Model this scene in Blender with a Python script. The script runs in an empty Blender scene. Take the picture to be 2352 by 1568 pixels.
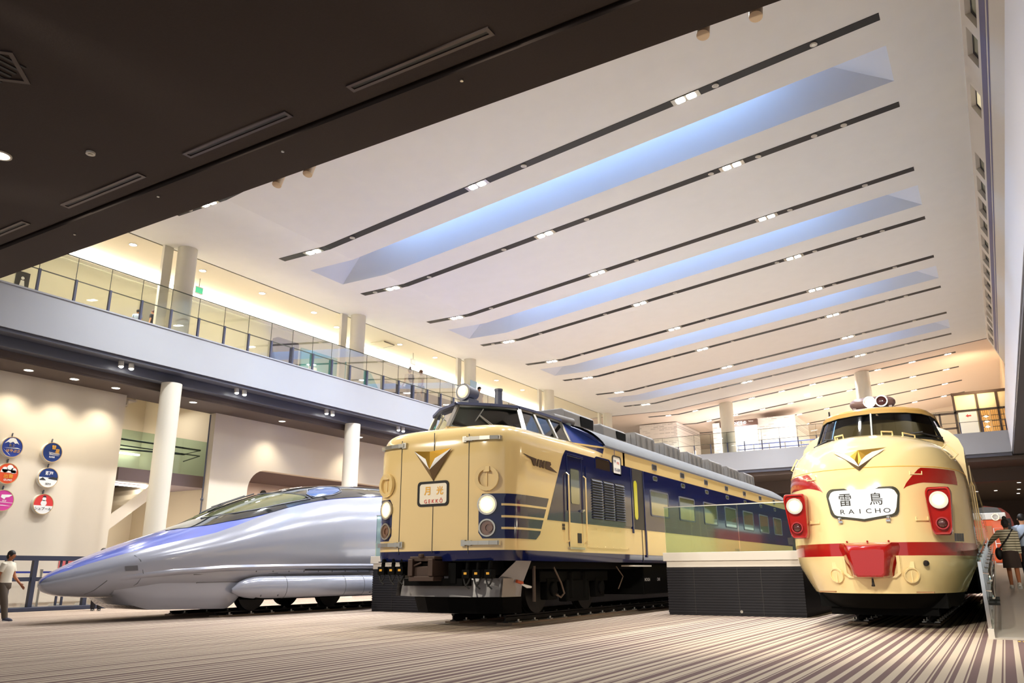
import bpy, bmesh, math, random
from mathutils import Vector, Matrix
random.seed(7)
S = bpy.context.scene
COL = S.collection
PI = math.pi

# ---------------------------------------------------------------- camera
YAW, PITCH, ROLL = 0.5420, 0.2859, -0.005
fw = Vector((-math.sin(YAW)*math.cos(PITCH), math.cos(YAW)*math.cos(PITCH), math.sin(PITCH)))
r0 = Vector((math.cos(YAW), math.sin(YAW), 0.0))
u0 = r0.cross(fw)
rt = math.cos(ROLL)*r0 + math.sin(ROLL)*u0
up = -math.sin(ROLL)*r0 + math.cos(ROLL)*u0
cam_d = bpy.data.cameras.new('camera')
cam_d.sensor_width = 36.0
cam_d.lens = 1800.0/2352.0*36.0
cam_d.clip_end = 300
cam = bpy.data.objects.new('camera', cam_d)
COL.objects.link(cam)
m3 = Matrix((rt, up, -fw)).transposed()
cam.matrix_world = Matrix.Translation((0, 0, 0.9)) @ m3.to_4x4()
S.camera = cam

# ---------------------------------------------------------------- world, exposure
S.view_settings.view_transform = 'Standard'
S.view_settings.look = 'None'
S.view_settings.gamma = 1.0
S.view_settings.use_curve_mapping = False
S.view_settings.exposure = 1.5
W = bpy.data.worlds.new('world'); S.world = W
W.use_nodes = True
W.node_tree.nodes['Background'].inputs[0].default_value = (0.97, 0.98, 1.0, 1)
W.node_tree.nodes['Background'].inputs[1].default_value = 0.25
S.cycles.max_bounces = 7
S.cycles.diffuse_bounces = 4
S.cycles.glossy_bounces = 4
S.cycles.transmission_bounces = 4
S.cycles.transparent_max_bounces = 16
S.cycles.caustics_reflective = False
S.cycles.caustics_refractive = False
S.cycles.sample_clamp_indirect = 4.0
S.cycles.use_denoising = True

def lamp(name, kind, loc, energy, color=(1, .9, .78), size=.2, target=None, spot=None, blend=.5, sy=None):
    d = bpy.data.lights.new(name, kind); d.energy = energy; d.color = color
    if kind == 'AREA':
        d.size = size
        if sy: d.shape = 'RECTANGLE'; d.size_y = sy
    else:
        d.shadow_soft_size = size
    if kind == 'SPOT':
        d.spot_size = spot or 1.6; d.spot_blend = blend
    o = bpy.data.objects.new(name, d); o.location = loc; COL.objects.link(o)
    if target is not None:
        o.rotation_euler = (Vector(target)-Vector(loc)).to_track_quat('-Z', 'Y').to_euler()
    return o

# large lights of the hall: daylight in the four skylight wells (Y), glow of the dark ceiling's spot lamps
SKYY = [18.82, 26.95, 35.05, 43.3]
SPOTX = [(-14.0, 3.6), (-8.5, 2.2), (-5.2, 3.4), (-1.6, 2.4), (-0.2, 4.2)]
for x, y in SPOTX:
    tx = -8.4 if x < -6 else -1.9
    lamp('ceiling_spot_beam', 'SPOT', (x, y, 6.7), 560 if x < -6 else 820, (1, .91, .76), .12, (tx, 14.0, 2.0), 1.0, .7)

# ---------------------------------------------------------------- materials
def mat(name, col, rough=.5, metal=0.0, emit=0.0, ecol=None, spec=.5, coat=0.0, alpha=1.0, noise=0.0, nscale=20.0, bump=0.0):
    m = bpy.data.materials.new(name); m.use_nodes = True
    nt = m.node_tree; b = nt.nodes['Principled BSDF']
    c = (*col, 1)
    b.inputs['Base Color'].default_value = c
    b.inputs['Roughness'].default_value = rough
    b.inputs['Metallic'].default_value = metal
    b.inputs['Specular IOR Level'].default_value = spec
    b.inputs['Coat Weight'].default_value = coat
    b.inputs['Coat Roughness'].default_value = .04
    if emit:
        b.inputs['Emission Color'].default_value = (*(ecol or col), 1)
        b.inputs['Emission Strength'].default_value = emit
    if alpha < 1:
        b.inputs['Alpha'].default_value = alpha
    if noise or bump:
        tc = nt.nodes.new('ShaderNodeTexCoord')
        n = nt.nodes.new('ShaderNodeTexNoise'); n.inputs['Scale'].default_value = nscale
        n.inputs['Detail'].default_value = 4
        nt.links.new(tc.outputs['Object'], n.inputs['Vector'])
        if noise:
            mx = nt.nodes.new('ShaderNodeMix'); mx.data_type = 'RGBA'
            mx.inputs[6].default_value = (*[v*(1-noise) for v in col], 1)
            mx.inputs[7].default_value = (*[min(1, v*(1+noise)) for v in col], 1)
            nt.links.new(n.outputs['Fac'], mx.inputs[0])
            nt.links.new(mx.outputs[2], b.inputs['Base Color'])
        if bump:
            bp = nt.nodes.new('ShaderNodeBump'); bp.inputs['Strength'].default_value = bump
            bp.inputs['Distance'].default_value = .01
            nt.links.new(n.outputs['Fac'], bp.inputs['Height'])
            nt.links.new(bp.outputs[0], b.inputs['Normal'])
    return m

def srgb(r, g, b):
    f = lambda v: ((v/255)/12.92 if v <= 10.3 else ((v/255+.055)/1.055)**2.4)
    return (f(r), f(g), f(b))

def glassmat(name, tint, amount, rough=.02):
    """thin sheet glass: tinted see-through sheet with a fresnel reflection"""
    m = bpy.data.materials.new(name); m.use_nodes = True
    nt = m.node_tree; nt.nodes.clear()
    out = nt.nodes.new('ShaderNodeOutputMaterial')
    tr = nt.nodes.new('ShaderNodeBsdfTransparent'); tr.inputs[0].default_value = (*tint, 1)
    gl = nt.nodes.new('ShaderNodeBsdfGlossy'); gl.inputs['Roughness'].default_value = rough
    fr = nt.nodes.new('ShaderNodeFresnel'); fr.inputs[0].default_value = 1.45
    ml = nt.nodes.new('ShaderNodeMath'); ml.operation = 'MULTIPLY_ADD'
    ml.inputs[1].default_value = amount; ml.inputs[2].default_value = 0.0
    mx = nt.nodes.new('ShaderNodeMixShader')
    nt.links.new(fr.outputs[0], ml.inputs[0]); nt.links.new(ml.outputs[0], mx.inputs[0])
    nt.links.new(tr.outputs[0], mx.inputs[1]); nt.links.new(gl.outputs[0], mx.inputs[2])
    nt.links.new(mx.outputs[0], out.inputs[0])
    return m

def carpetmat():
    m = bpy.data.materials.new('striped_carpet'); m.use_nodes = True
    nt = m.node_tree; b = nt.nodes['Principled BSDF']; L = nt.links
    tc = nt.nodes.new('ShaderNodeTexCoord'); sp = nt.nodes.new('ShaderNodeSeparateXYZ')
    L.new(tc.outputs['Object'], sp.inputs[0])
    def cell(scale, seed):
        a = nt.nodes.new('ShaderNodeMath'); a.operation = 'MULTIPLY_ADD'; a.inputs[1].default_value = scale; a.inputs[2].default_value = seed
        L.new(sp.outputs['X'], a.inputs[0])
        f = nt.nodes.new('ShaderNodeMath'); f.operation = 'FLOOR'; L.new(a.outputs[0], f.inputs[0])
        w = nt.nodes.new('ShaderNodeTexWhiteNoise'); w.noise_dimensions = '1D'; L.new(f.outputs[0], w.inputs['W'])
        return a, w.outputs['Value']
    a, v = cell(7.3, 3.0)
    fr = nt.nodes.new('ShaderNodeMath'); fr.operation = 'FRACT'; L.new(a.outputs[0], fr.inputs[0])
    # width of the dark stripe inside each pitch varies from pitch to pitch
    wd = nt.nodes.new('ShaderNodeMapRange'); wd.inputs['To Min'].default_value = .22; wd.inputs['To Max'].default_value = .68
    L.new(v, wd.inputs['Value'])
    lt = nt.nodes.new('ShaderNodeMath'); lt.operation = 'LESS_THAN'; L.new(fr.outputs[0], lt.inputs[0]); L.new(wd.outputs[0], lt.inputs[1])
    # an extra thin dark line in some pitches
    a2, v2 = cell(7.3, 3.0)
    g1 = nt.nodes.new('ShaderNodeMath'); g1.operation = 'COMPARE'; g1.inputs[1].default_value = .84; g1.inputs[2].default_value = .055; L.new(fr.outputs[0], g1.inputs[0])
    g2 = nt.nodes.new('ShaderNodeMath'); g2.operation = 'LESS_THAN'; g2.inputs[1].default_value = .45; L.new(v2, g2.inputs[0])
    g3 = nt.nodes.new('ShaderNodeMath'); g3.operation = 'MULTIPLY'; L.new(g1.outputs[0], g3.inputs[0]); L.new(g2.outputs[0], g3.inputs[1])
    mxx = nt.nodes.new('ShaderNodeMath'); mxx.operation = 'MAXIMUM'; L.new(lt.outputs[0], mxx.inputs[0]); L.new(g3.outputs[0], mxx.inputs[1])
    n = nt.nodes.new('ShaderNodeTexNoise'); n.inputs['Scale'].default_value = 160; n.inputs['Detail'].default_value = 3
    L.new(tc.outputs['Object'], n.inputs['Vector'])
    def tone(c):
        x = nt.nodes.new('ShaderNodeMix'); x.data_type = 'RGBA'
        x.inputs[6].default_value = (*[k*.78 for k in c], 1); x.inputs[7].default_value = (*[k*1.2 for k in c], 1)
        L.new(n.outputs['Fac'], x.inputs[0]); return x.outputs[2]
    mx = nt.nodes.new('ShaderNodeMix'); mx.data_type = 'RGBA'
    L.new(mxx.outputs[0], mx.inputs[0]); L.new(tone(srgb(196, 180, 158)), mx.inputs[6]); L.new(tone(srgb(120, 98, 94)), mx.inputs[7])
    L.new(mx.outputs[2], b.inputs['Base Color'])
    b.inputs['Roughness'].default_value = .95; b.inputs['Specular IOR Level'].default_value = .15
    bp = nt.nodes.new('ShaderNodeBump'); bp.inputs['Strength'].default_value = .25; bp.inputs['Distance'].default_value = .004
    L.new(n.outputs['Fac'], bp.inputs['Height']); L.new(bp.outputs[0], b.inputs['Normal'])
    return m

def brickmat(name, base, dash):
    """white wall with scattered grey brick faces"""
    m = bpy.data.materials.new(name); m.use_nodes = True
    nt = m.node_tree; b = nt.nodes['Principled BSDF']; L = nt.links
    tc = nt.nodes.new('ShaderNodeTexCoord'); mp = nt.nodes.new('ShaderNodeMapping')
    mp.inputs['Rotation'].default_value = (PI/2, 0, 0)
    L.new(tc.outputs['Object'], mp.inputs[0])
    br = nt.nodes.new('ShaderNodeTexBrick'); L.new(mp.outputs[0], br.inputs['Vector'])
    br.inputs['Color1'].default_value = (*base, 1); br.inputs['Color2'].default_value = (*dash, 1)
    br.inputs['Mortar'].default_value = (*base, 1)
    br.inputs['Scale'].default_value = 1.0; br.inputs['Brick Width'].default_value = .42; br.inputs['Row Height'].default_value = .12
    br.inputs['Mortar Size'].default_value = .03; br.inputs['Bias'].default_value = -.35
    L.new(br.outputs['Color'], b.inputs['Base Color']); b.inputs['Roughness'].default_value = .8
    return m

M = {}
M['carpet'] = carpetmat()
M['ceil'] = mat('ceiling_paint', srgb(236, 234, 230), .9, noise=.03, nscale=2)
M['well'] = mat('skylight_well_paint', srgb(214, 218, 226), .85)
M['white'] = mat('white_paint', srgb(226, 224, 220), .7, noise=.02, nscale=3)
M['fascia'] = mat('balcony_white_panel', srgb(166, 169, 175), .45, noise=.02, nscale=2)
M['cream_wall'] = mat('cream_wall', srgb(222, 210, 190), .85, noise=.03, nscale=1.5)
M['upper_wall'] = mat('upper_yellow_wall', srgb(246, 243, 224), .8, noise=.03, nscale=1.5)
M['column'] = mat('column_paint', srgb(222, 216, 200), .55)
M['darkceil'] = mat('dark_brown_ceiling', srgb(52, 40, 34), .85, noise=.15, nscale=40, bump=.15)
M['soffit'] = mat('dark_soffit', srgb(92, 80, 74), .8, noise=.06, nscale=10)
M['bluegrey'] = mat('blue_grey_steel', srgb(84, 86, 98), .4)
M['black'] = mat('black_track', srgb(26, 24, 24), .5)
M['dark'] = mat('dark_underframe', srgb(9, 9, 9), .7, spec=.08)
M['rubber'] = mat('black_rubber', srgb(22, 22, 22), .7)
M['steel'] = mat('brushed_steel', srgb(190, 186, 176), .3, .9)
M['chrome'] = mat('chrome', (.8, .8, .78), .12, 1.0)
M['gold'] = mat('gold_emblem', srgb(176, 134, 48), .3, .8)
M['glow'] = mat('lamp_glow', (1, .97, .9), .5, emit=14.0)
M['cove'] = mat('cove_glow', (1, .97, .88), .5, emit=4.0)
M['dlglow'] = mat('downlight_glow', (1, .95, .85), .5, emit=6.0)
M['disc'] = mat('white_disc', srgb(206, 200, 190), .6)
M['tancyl'] = mat('beige_spot_housing', srgb(206, 180, 150), .5)
M['glass'] = glassmat('balustrade_glass', (.955, .972, .945), .6)
M['glass2'] = glassmat('deck_glass', (.74, .86, .80), .8)
M['clear'] = glassmat('clear_glass', (.95, .97, .95), 1.0)
M['postblue'] = mat('dark_blue_post', srgb(70, 74, 98), .45)
M['louvre'] = mat('charcoal_louvre', srgb(36, 35, 39), .6, spec=.2)
M['cap'] = mat('deck_cap', srgb(206, 200, 190), .6)
M['cream'] = mat('cream_train_paint', srgb(222, 194, 134), .16, coat=.6, spec=.6)
M['cream2'] = mat('warm_cream_train_paint', srgb(234, 210, 154), .16, coat=.6, spec=.6)
M['navy'] = mat('navy_train_paint', srgb(17, 25, 70), .10, coat=.25, spec=.45)
M['red'] = mat('red_train_paint', srgb(158, 22, 18), .14, coat=.8, spec=.6)
M['roofgrey'] = mat('grey_train_roof', srgb(98, 99, 100), .75, noise=.12, nscale=9)
M['acgrey'] = mat('grey_roof_unit', srgb(112, 108, 104), .6)
M['silver'] = mat('silver_train_paint', srgb(158, 161, 174), .2, .15, coat=.5, spec=.6)
M['violet'] = mat('violet_blue_paint', srgb(104, 118, 200), .16, coat=.6, spec=.6)
M['cangl'] = mat('canopy_dark_glass', srgb(38, 42, 40), .06, coat=1.0, spec=.8)
M['trainglass'] = mat('train_window_glass', srgb(92, 96, 66), .05, coat=1.0, spec=.8)
M['cabglass'] = glassmat('cab_window_glass', (.60, .66, .60), 2.2)
M['skirtgrey'] = mat('grey_plough', srgb(150, 148, 148), .3, .3, noise=.1, nscale=4)
M['headlamp'] = mat('headlamp_glow', (1, .72, .40), .3, emit=.42)
M['bulb'] = mat('lamp_bulb', (1, .88, .66), .3, emit=30.0)
M['headlamp2'] = mat('headlamp_glow_soft', (1, .84, .58), .3, emit=6.0)
M['lampglass'] = mat('dark_lamp_lens', srgb(70, 28, 26), .08, coat=1.0)
M['signglow'] = mat('lit_sign_face', (.22, .22, .22), .6, emit=.30, ecol=(1, .99, .96), spec=.1)
M['signface'] = mat('cream_sign_face', srgb(222, 212, 190), .4, emit=.04)
M['ink'] = mat('black_ink', srgb(40, 40, 40), .6)
M['inkgold'] = mat('ochre_ink', srgb(226, 168, 50), .6)
M['inkred'] = mat('red_ink', srgb(196, 60, 52), .6)
M['whiteink'] = mat('white_ink', srgb(240, 240, 238), .5)
# ---------------------------------------------------------------- mesh helpers
class MB:
    def __init__(s): s.v = []; s.f = []; s.m = []; s.cur = 0
    def mat(s, i): s.cur = i; return s
    def add(s, vs, fs):
        o = len(s.v); s.v += [tuple(v) for v in vs]
        for f in fs: s.f.append([o+i for i in f]); s.m.append(s.cur)
        return s
    def box(s, a, b):
        (x0, y0, z0), (x1, y1, z1) = a, b
        return s.add([(x0,y0,z0),(x1,y0,z0),(x1,y1,z0),(x0,y1,z0),(x0,y0,z1),(x1,y0,z1),(x1,y1,z1),(x0,y1,z1)],
              [(0,3,2,1),(4,5,6,7),(0,1,5,4),(1,2,6,5),(2,3,7,6),(3,0,4,7)])
    def obox(s, c, ax, ay, az):
        """box from centre and three half-axis vectors"""
        c = Vector(c); ax, ay, az = Vector(ax), Vector(ay), Vector(az)
        vs = [c+i*ax+j*ay+k*az for k in (-1,1) for (i,j) in ((-1,-1),(1,-1),(1,1),(-1,1))]
        return s.add(vs, [(0,3,2,1),(4,5,6,7),(0,1,5,4),(1,2,6,5),(2,3,7,6),(3,0,4,7)])
    def bar(s, p, q, w, h=None, upv=(0,0,1)):
        p, q = Vector(p), Vector(q); d = q-p; L = d.length; d.normalize()
        u = Vector(upv)
        if abs(d.dot(u)) > .98: u = Vector((1,0,0))
        x = d.cross(u).normalized(); z = x.cross(d)
        return s.obox((p+q)/2, d*L/2, x*w/2, z*(h or w)/2)
    def cyl(s, p, q, r, r2=None, n=16, caps=True):
        p, q = Vector(p), Vector(q); r2 = r if r2 is None else r2
        d = (q-p).normalized(); u = Vector((0,0,1)) if abs(d.z) < .9 else Vector((1,0,0))
        x = d.cross(u).normalized(); y = d.cross(x)
        o = [(math.cos(2*PI*i/n), math.sin(2*PI*i/n)) for i in range(n)]
        vs = [p+x*(a*r)+y*(b*r) for a, b in o]+[q+x*(a*r2)+y*(b*r2) for a, b in o]
        fs = [(i, (i+1) % n, n+(i+1) % n, n+i) for i in range(n)]
        if caps: fs += [tuple(range(n))[::-1], tuple(range(n, 2*n))]
        return s.add(vs, fs)
    def tube(s, pts, r, n=8, closed=False):
        pts = [Vector(p) for p in pts]; rings = []
        N = len(pts); prev = None
        for i, p in enumerate(pts):
            a = pts[i-1] if (i > 0 or closed) else p
            b = pts[(i+1) % N] if (i < N-1 or closed) else p
            d = (b-a).normalized()
            if prev is None:
                u = Vector((0,0,1)) if abs(d.z) < .9 else Vector((1,0,0))
                x = d.cross(u).normalized()
            else:
                x = (prev - d*prev.dot(d)).normalized()
            prev = x; y = d.cross(x)
            rr = r[i] if isinstance(r, (list, tuple)) else r
            rings.append([p+x*(rr*math.cos(2*PI*k/n))+y*(rr*math.sin(2*PI*k/n)) for k in range(n)])
        vs = [v for R in rings for v in R]; fs = []
        for i in range(N if closed else N-1):
            j = (i+1) % N
            for k in range(n):
                l = (k+1) % n
                fs.append((i*n+k, i*n+l, j*n+l, j*n+k))
        if not closed: fs += [tuple(range(n))[::-1], tuple(range((N-1)*n, N*n))]
        return s.add(vs, fs)
    def grid(s, rows, closed=False, flip=False):
        n = len(rows[0]); vs = [v for R in rows for v in R]; fs = []
        for i in range(len(rows)-1):
            for k in range(n if closed else n-1):
                l = (k+1) % n
                q = (i*n+k, i*n+l, (i+1)*n+l, (i+1)*n+k)
                fs.append(q[::-1] if flip else q)
        return s.add(vs, fs)
    def ngon(s, pts, flip=False):
        f = tuple(range(len(pts)))
        return s.add(pts, [f[::-1] if flip else f])
    def prism(s, pts, d):
        """closed polygon (3d points) pushed along vector d"""
        n = len(pts); d = Vector(d)
        a = [Vector(p) for p in pts]; b = [p+d for p in a]
        return s.add(a+b, [tuple(range(n))[::-1], tuple(range(n, 2*n))]+[(i, (i+1) % n, n+(i+1) % n, n+i) for i in range(n)])
    def disc(s, c, nrm, r, n=20, r2=None):
        c = Vector(c); d = Vector(nrm).normalized()
        u = Vector((0,0,1)) if abs(d.z) < .9 else Vector((0,1,0))
        x = u.cross(d).normalized(); y = d.cross(x); r2 = r2 or r
        return s.add([c+x*(r*math.cos(2*PI*i/n))+y*(r2*math.sin(2*PI*i/n)) for i in range(n)], [tuple(range(n))])
    def ring(s, c, nrm, r0, r1, depth=.01, n=24):
        """flat ring (washer) with thickness along its normal"""
        c = Vector(c); d = Vector(nrm).normalized()
        u = Vector((0,0,1)) if abs(d.z) < .9 else Vector((0,1,0))
        x = u.cross(d).normalized(); y = d.cross(x)
        def R(r, k): return [c+d*k+x*(r*math.cos(2*PI*i/n))+y*(r*math.sin(2*PI*i/n)) for i in range(n)]
        rows = [R(r0, 0), R(r0, depth), R(r1, depth), R(r1, 0), R(r0, 0)]
        return s.grid(rows, closed=True)
    def ell(s, c, r, n=16, m=10, ax=None):
        c = Vector(c); X, Y, Z = ax or (Vector((1,0,0)), Vector((0,1,0)), Vector((0,0,1)))
        rows = []
        for i in range(m+1):
            t = -PI/2+PI*i/m
            rows.append([c+X*(r[0]*math.cos(t)*math.cos(2*PI*k/n))+Y*(r[1]*math.cos(t)*math.sin(2*PI*k/n))+Z*(r[2]*math.sin(t)) for k in range(n)])
        return s.grid(rows, closed=True)
    def merge(s, o):
        off = len(s.v); s.v += o.v
        for f, m_ in zip(o.f, o.m): s.f.append([off+i for i in f]); s.m.append(m_)
        return s
    def build(s, name, mats, parent=None, smooth=None, bevel=0.0, label=None, seg=2):
        root = parent
        while root is not None and root.parent is not None: root = root.parent
        off = Vector(root.location) if root is not None else Vector((0,0,0))
        me = bpy.data.meshes.new(name)
        me.from_pydata([tuple(Vector(v)-off) for v in s.v], [], s.f)
        if not isinstance(mats, (list, tuple)): mats = [mats]
        for m_ in mats: me.materials.append(m_)
        me.polygons.foreach_set('material_index', s.m)
        me.update()
        if smooth is not None:
            me.polygons.foreach_set('use_smooth', [True]*len(me.polygons))
            me.set_sharp_from_angle(angle=math.radians(smooth))
        o = bpy.data.objects.new(name, me); COL.objects.link(o)
        if parent is not None: o.parent = parent
        if bevel:
            b = o.modifiers.new('bevel', 'BEVEL'); b.width = bevel; b.segments = seg; b.limit_method = 'ANGLE'
            b.harden_normals = False
        if label: o['label'] = label
        return o

def thing(name, loc, label, cat, group=None):
    o = bpy.data.objects.new(name, None); o.empty_display_size = .2
    o.location = loc; COL.objects.link(o)
    o['label'] = label; o['category'] = cat
    if group: o['group'] = group
    return o
def tag(o, label, cat, group=None):
    o['label'] = label; o['category'] = cat
    if group: o['group'] = group
    return o
def struct(name, mb, mats, label=None, smooth=None, bevel=0.0):
    o = mb.build(name, mats, smooth=smooth, bevel=bevel); o['kind'] = 'structure'
    if label: o['label'] = label
    return o
def kids(o): return [c for c in COL.objects if c.parent == o]
def copy_tree(o, loc, label, group=None):
    c = o.copy(); COL.objects.link(c); c.location = loc; c['label'] = label
    if group: c['group'] = group
    for ch in kids(o):
        d = ch.copy(); COL.objects.link(d); d.parent = c
        for g in kids(ch):
            e = g.copy(); COL.objects.link(e); e.parent = d
    return c

_font = bpy.data.curves.new('lettering', 'FONT')
_fo = bpy.data.objects.new('lettering', _font); COL.objects.link(_fo)
def text(mb, body, origin, right, upv, size, bold=0.0, thick=.004, align='CENTER', sx=1.0, bend=None):
    """lettering as real thin mesh; origin = middle of the line, size = letter height"""
    _font.body = body; _font.size = 1.0; _font.offset = bold; _font.extrude = 0.0; _font.align_x = 'LEFT'
    dg = bpy.context.evaluated_depsgraph_get(); dg.update()
    me = bpy.data.meshes.new_from_object(_fo.evaluated_get(dg))
    if not len(me.vertices): return mb
    xs = [v.co.x for v in me.vertices]; ys = [v.co.y for v in me.vertices]
    x0, x1, y0, y1 = min(xs), max(xs), min(ys), max(ys)
    k = size/max(1e-6, (y1-y0)); R = Vector(right).normalized(); U = Vector(upv).normalized(); N = R.cross(U)
    cx, cy = (x0+x1)/2, (y0+y1)/2; o = Vector(origin)
    vs = []
    for v in me.vertices:
        a, b = (v.co.x-cx)*k*sx, (v.co.y-cy)*k
        vs.append(bend(a, b) if bend else o+R*a+U*b+N*thick)
    mb.add(vs, [tuple(p.vertices) for p in me.polygons])
    bpy.data.meshes.remove(me)
    return mb
def lerp(a, b, t): return a+(b-a)*t
def interp(tab, x):
    if x <= tab[0][0]: return tab[0][1]
    for (x0, y0), (x1, y1) in zip(tab, tab[1:]):
        if x <= x1:
            return y0+(y1-y0)*(x-x0)/(x1-x0)
    return tab[-1][1]
def smoothtab(tab, x):
    """monotone cubic through a table"""
    n = len(tab)
    if x <= tab[0][0]: return tab[0][1]
    if x >= tab[-1][0]: return tab[-1][1]
    for i in range(n-1):
        if x <= tab[i+1][0]: break
    d = [(tab[k+1][1]-tab[k][1])/(tab[k+1][0]-tab[k][0]) for k in range(n-1)]
    def sl(k):
        if k == 0: return d[0]
        if k == n-1: return d[-1]
        return 0 if d[k-1]*d[k] <= 0 else 2*d[k-1]*d[k]/(d[k-1]+d[k])
    h = tab[i+1][0]-tab[i][0]; t = (x-tab[i][0])/h
    m0, m1 = sl(i)*h, sl(i+1)*h
    return (2*t**3-3*t*t+1)*tab[i][1]+(t**3-2*t*t+t)*m0+(-2*t**3+3*t*t)*tab[i+1][1]+(t**3-t*t)*m1
ORD = ['first', 'second', 'third', 'fourth', 'fifth', 'sixth', 'seventh', 'eighth', 'ninth', 'tenth', 'eleventh', 'twelfth', 'thirteenth', 'fourteenth', 'fifteenth', 'sixteenth', 'seventeenth', 'eighteenth', 'nineteenth', 'twentieth']
# ---------------------------------------------------------------- the hall
M['skyglow'] = mat('skylight_glazing', (.36, .62, 1.0), .5, emit=7.0)
def zc(x): return 10.93-(x+21.4)*.0136 if x <= -17 else 10.87+.1122*(x+17)

fl = MB(); fl.box((-34, -10, -.2), (14, 82, 0)); struct('floor', fl, M['carpet'])

# main ceiling with its four tapered skylight wells
SK = [y for y in SKYY]
xs = [-21.4, -18.95, -17, -.55, 1.015]
ys = [4.0]
for y in SK: ys += [y-.81, y+.81]
ys += [48.0]
c = MB()
for i in range(len(xs)-1):
    for j in range(len(ys)-1):
        if j % 2 == 1 and 1 <= i <= 2: continue
        a, b, p, q = xs[i], xs[i+1], ys[j], ys[j+1]
        c.add([(a,p,zc(a)),(b,p,zc(b)),(b,q,zc(b)),(a,q,zc(a))], [(0,1,2,3)])
        c.add([(a,p,zc(a)+.25),(b,p,zc(b)+.25),(b,q,zc(b)+.25),(a,q,zc(a)+.25)], [(3,2,1,0)])
c.mat(1)
for y in SK:
    y0, y1 = y-.81, y+.81
    t0, t1 = y-.46, y-.02           # the slot at the top of the well
    X = [-18.95, -17, -.55]; T = [-16.3, -15.4, -3.4]; H = 1.75
    bot0 = [(x, y0, zc(x)) for x in X]; bot1 = [(x, y1, zc(x)) for x in X]
    top0 = [(x, t0, zc(x)+H) for x in T]; top1 = [(x, t1, zc(x)+H) for x in T]
    for k in range(2):
        c.add([bot1[k], bot1[k+1], top1[k+1], top1[k]], [(0,1,2,3)])
        c.add([bot0[k], bot0[k+1], top0[k+1], top0[k]], [(3,2,1,0)])
    c.add([bot0[0], bot1[0], top1[0], top0[0]], [(0,1,2,3)])
    c.add([bot0[2], bot1[2], top1[2], top0[2]], [(3,2,1,0)])
struct('ceiling', c, [M['ceil'], M['well']])
for n, y in enumerate(SK):
    t0, t1 = y-.46, y-.02; g = MB()
    T = [-16.3, -15.4, -3.4]
    for k in range(2):
        g.add([(T[k], t0, zc(T[k])+1.75), (T[k+1], t0, zc(T[k+1])+1.75), (T[k+1], t1, zc(T[k+1])+1.75), (T[k], t1, zc(T[k])+1.75)], [(3,2,1,0)])
    o = struct('window_%d' % (n+1), g, M['skyglow'], 'daylit glazing at the top of the %s skylight from the front' % ORD[n])

# ceiling over the far upper floor
c = MB()
xs2 = [-24.3, -17, 1.6]
for i in range(2):
    a, b = xs2[i], xs2[i+1]
    c.add([(a,48.12,zc(a)),(b,48.12,zc(b)),(b,66,zc(b)),(a,66,zc(a))], [(0,1,2,3)])
c.mat(1)
for i in range(2):
    a, b = xs2[i], xs2[i+1]
    c.add([(a,47.98,zc(a)-.006),(b,47.98,zc(b)-.006),(b,48.13,zc(b)-.006),(a,48.13,zc(a)-.006)], [(0,1,2,3)])
struct('ceiling_far', c, [mat('far_ceiling_paint', srgb(226, 208, 194), .85), M['black']])

# ceiling of the left upper gallery, dark joint and cove light
c = MB(); c.box((-24.6, 4, 10.93), (-21.47, 48, 11.1)); struct('ceiling_left', c, mat('gallery_ceiling', srgb(232, 222, 204), .85))
c = MB(); c.box((-21.47, 4, 10.95), (-21.4, 48, 11.1)); struct('trim_1', c, M['black'])

# dark ceiling above the camera
c = MB()
c.box((-40, -9, 6.84), (7, 6.70, 7.3)); c.box((-40, 6.78, 6.80), (7, 7.57, 7.3)); c.box((-40, 6.6, 6.9), (7, 6.9, 7.4))
struct('ceiling_front', c, M['darkceil'])

# upper right wall: leans outwards, with a violet band and recessed windows
k = .4
def wr(y, z, off=0.0): return (1.015+k*(12.885-z)-off, y, z-off*k)
WIN = []
y = 12.3
groups = [(13.6, 2), (16.55, 2), (20.76, 1), (24.7, 4), (31.6, 4), (38.4, 3), (42.6, 2), (46.2, 1)]
for y0, n in groups:
    for i in range(n): WIN.append((y0+i*1.68, y0+i*1.68+1.22))
w = MB(); z0, z1, zt, zb = 12.29, 12.72, 12.885, 11.0
edges = [4.0]
for a, b in WIN: edges += [a, b]
edges += [48.0]
for j in range(len(edges)-1):
    p, q = edges[j], edges[j+1]
    for za, zb_ in ((zb, z0), (z0, z1), (z1, zt)):
        if j % 2 == 1 and za == z0: continue
        w.add([wr(p, za), wr(q, za), wr(q, zb_), wr(p, zb_)], [(3,2,1,0)])
for a, b in WIN:
    D = .14
    f = [wr(a,z0), wr(b,z0), wr(b,z1), wr(a,z1)]; r = [(x+D, y_, z_+.02) for x, y_, z_ in f]
    for i in range(4): w.add([f[i], f[(i+1)%4], r[(i+1)%4], r[i]], [(0,1,2,3)])
w.add([wr(4, zb), wr(48, zb), (1.76, 48, 7.0), (1.76, 4, 7.0)], [(0,1,2,3)])
w.mat(1)
for za, zb_ in ((11.98, 12.19), (11.87, 11.93)):
    w.add([wr(4,za,.004), wr(47.6,za,.004), wr(47.6,zb_,.004), wr(4,zb_,.004)], [(3,2,1,0)])
struct('wall_right', w, [mat('right_wall_paint', srgb(214, 206, 194), .85), mat('violet_band', srgb(104, 98, 128), .6)])
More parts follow.
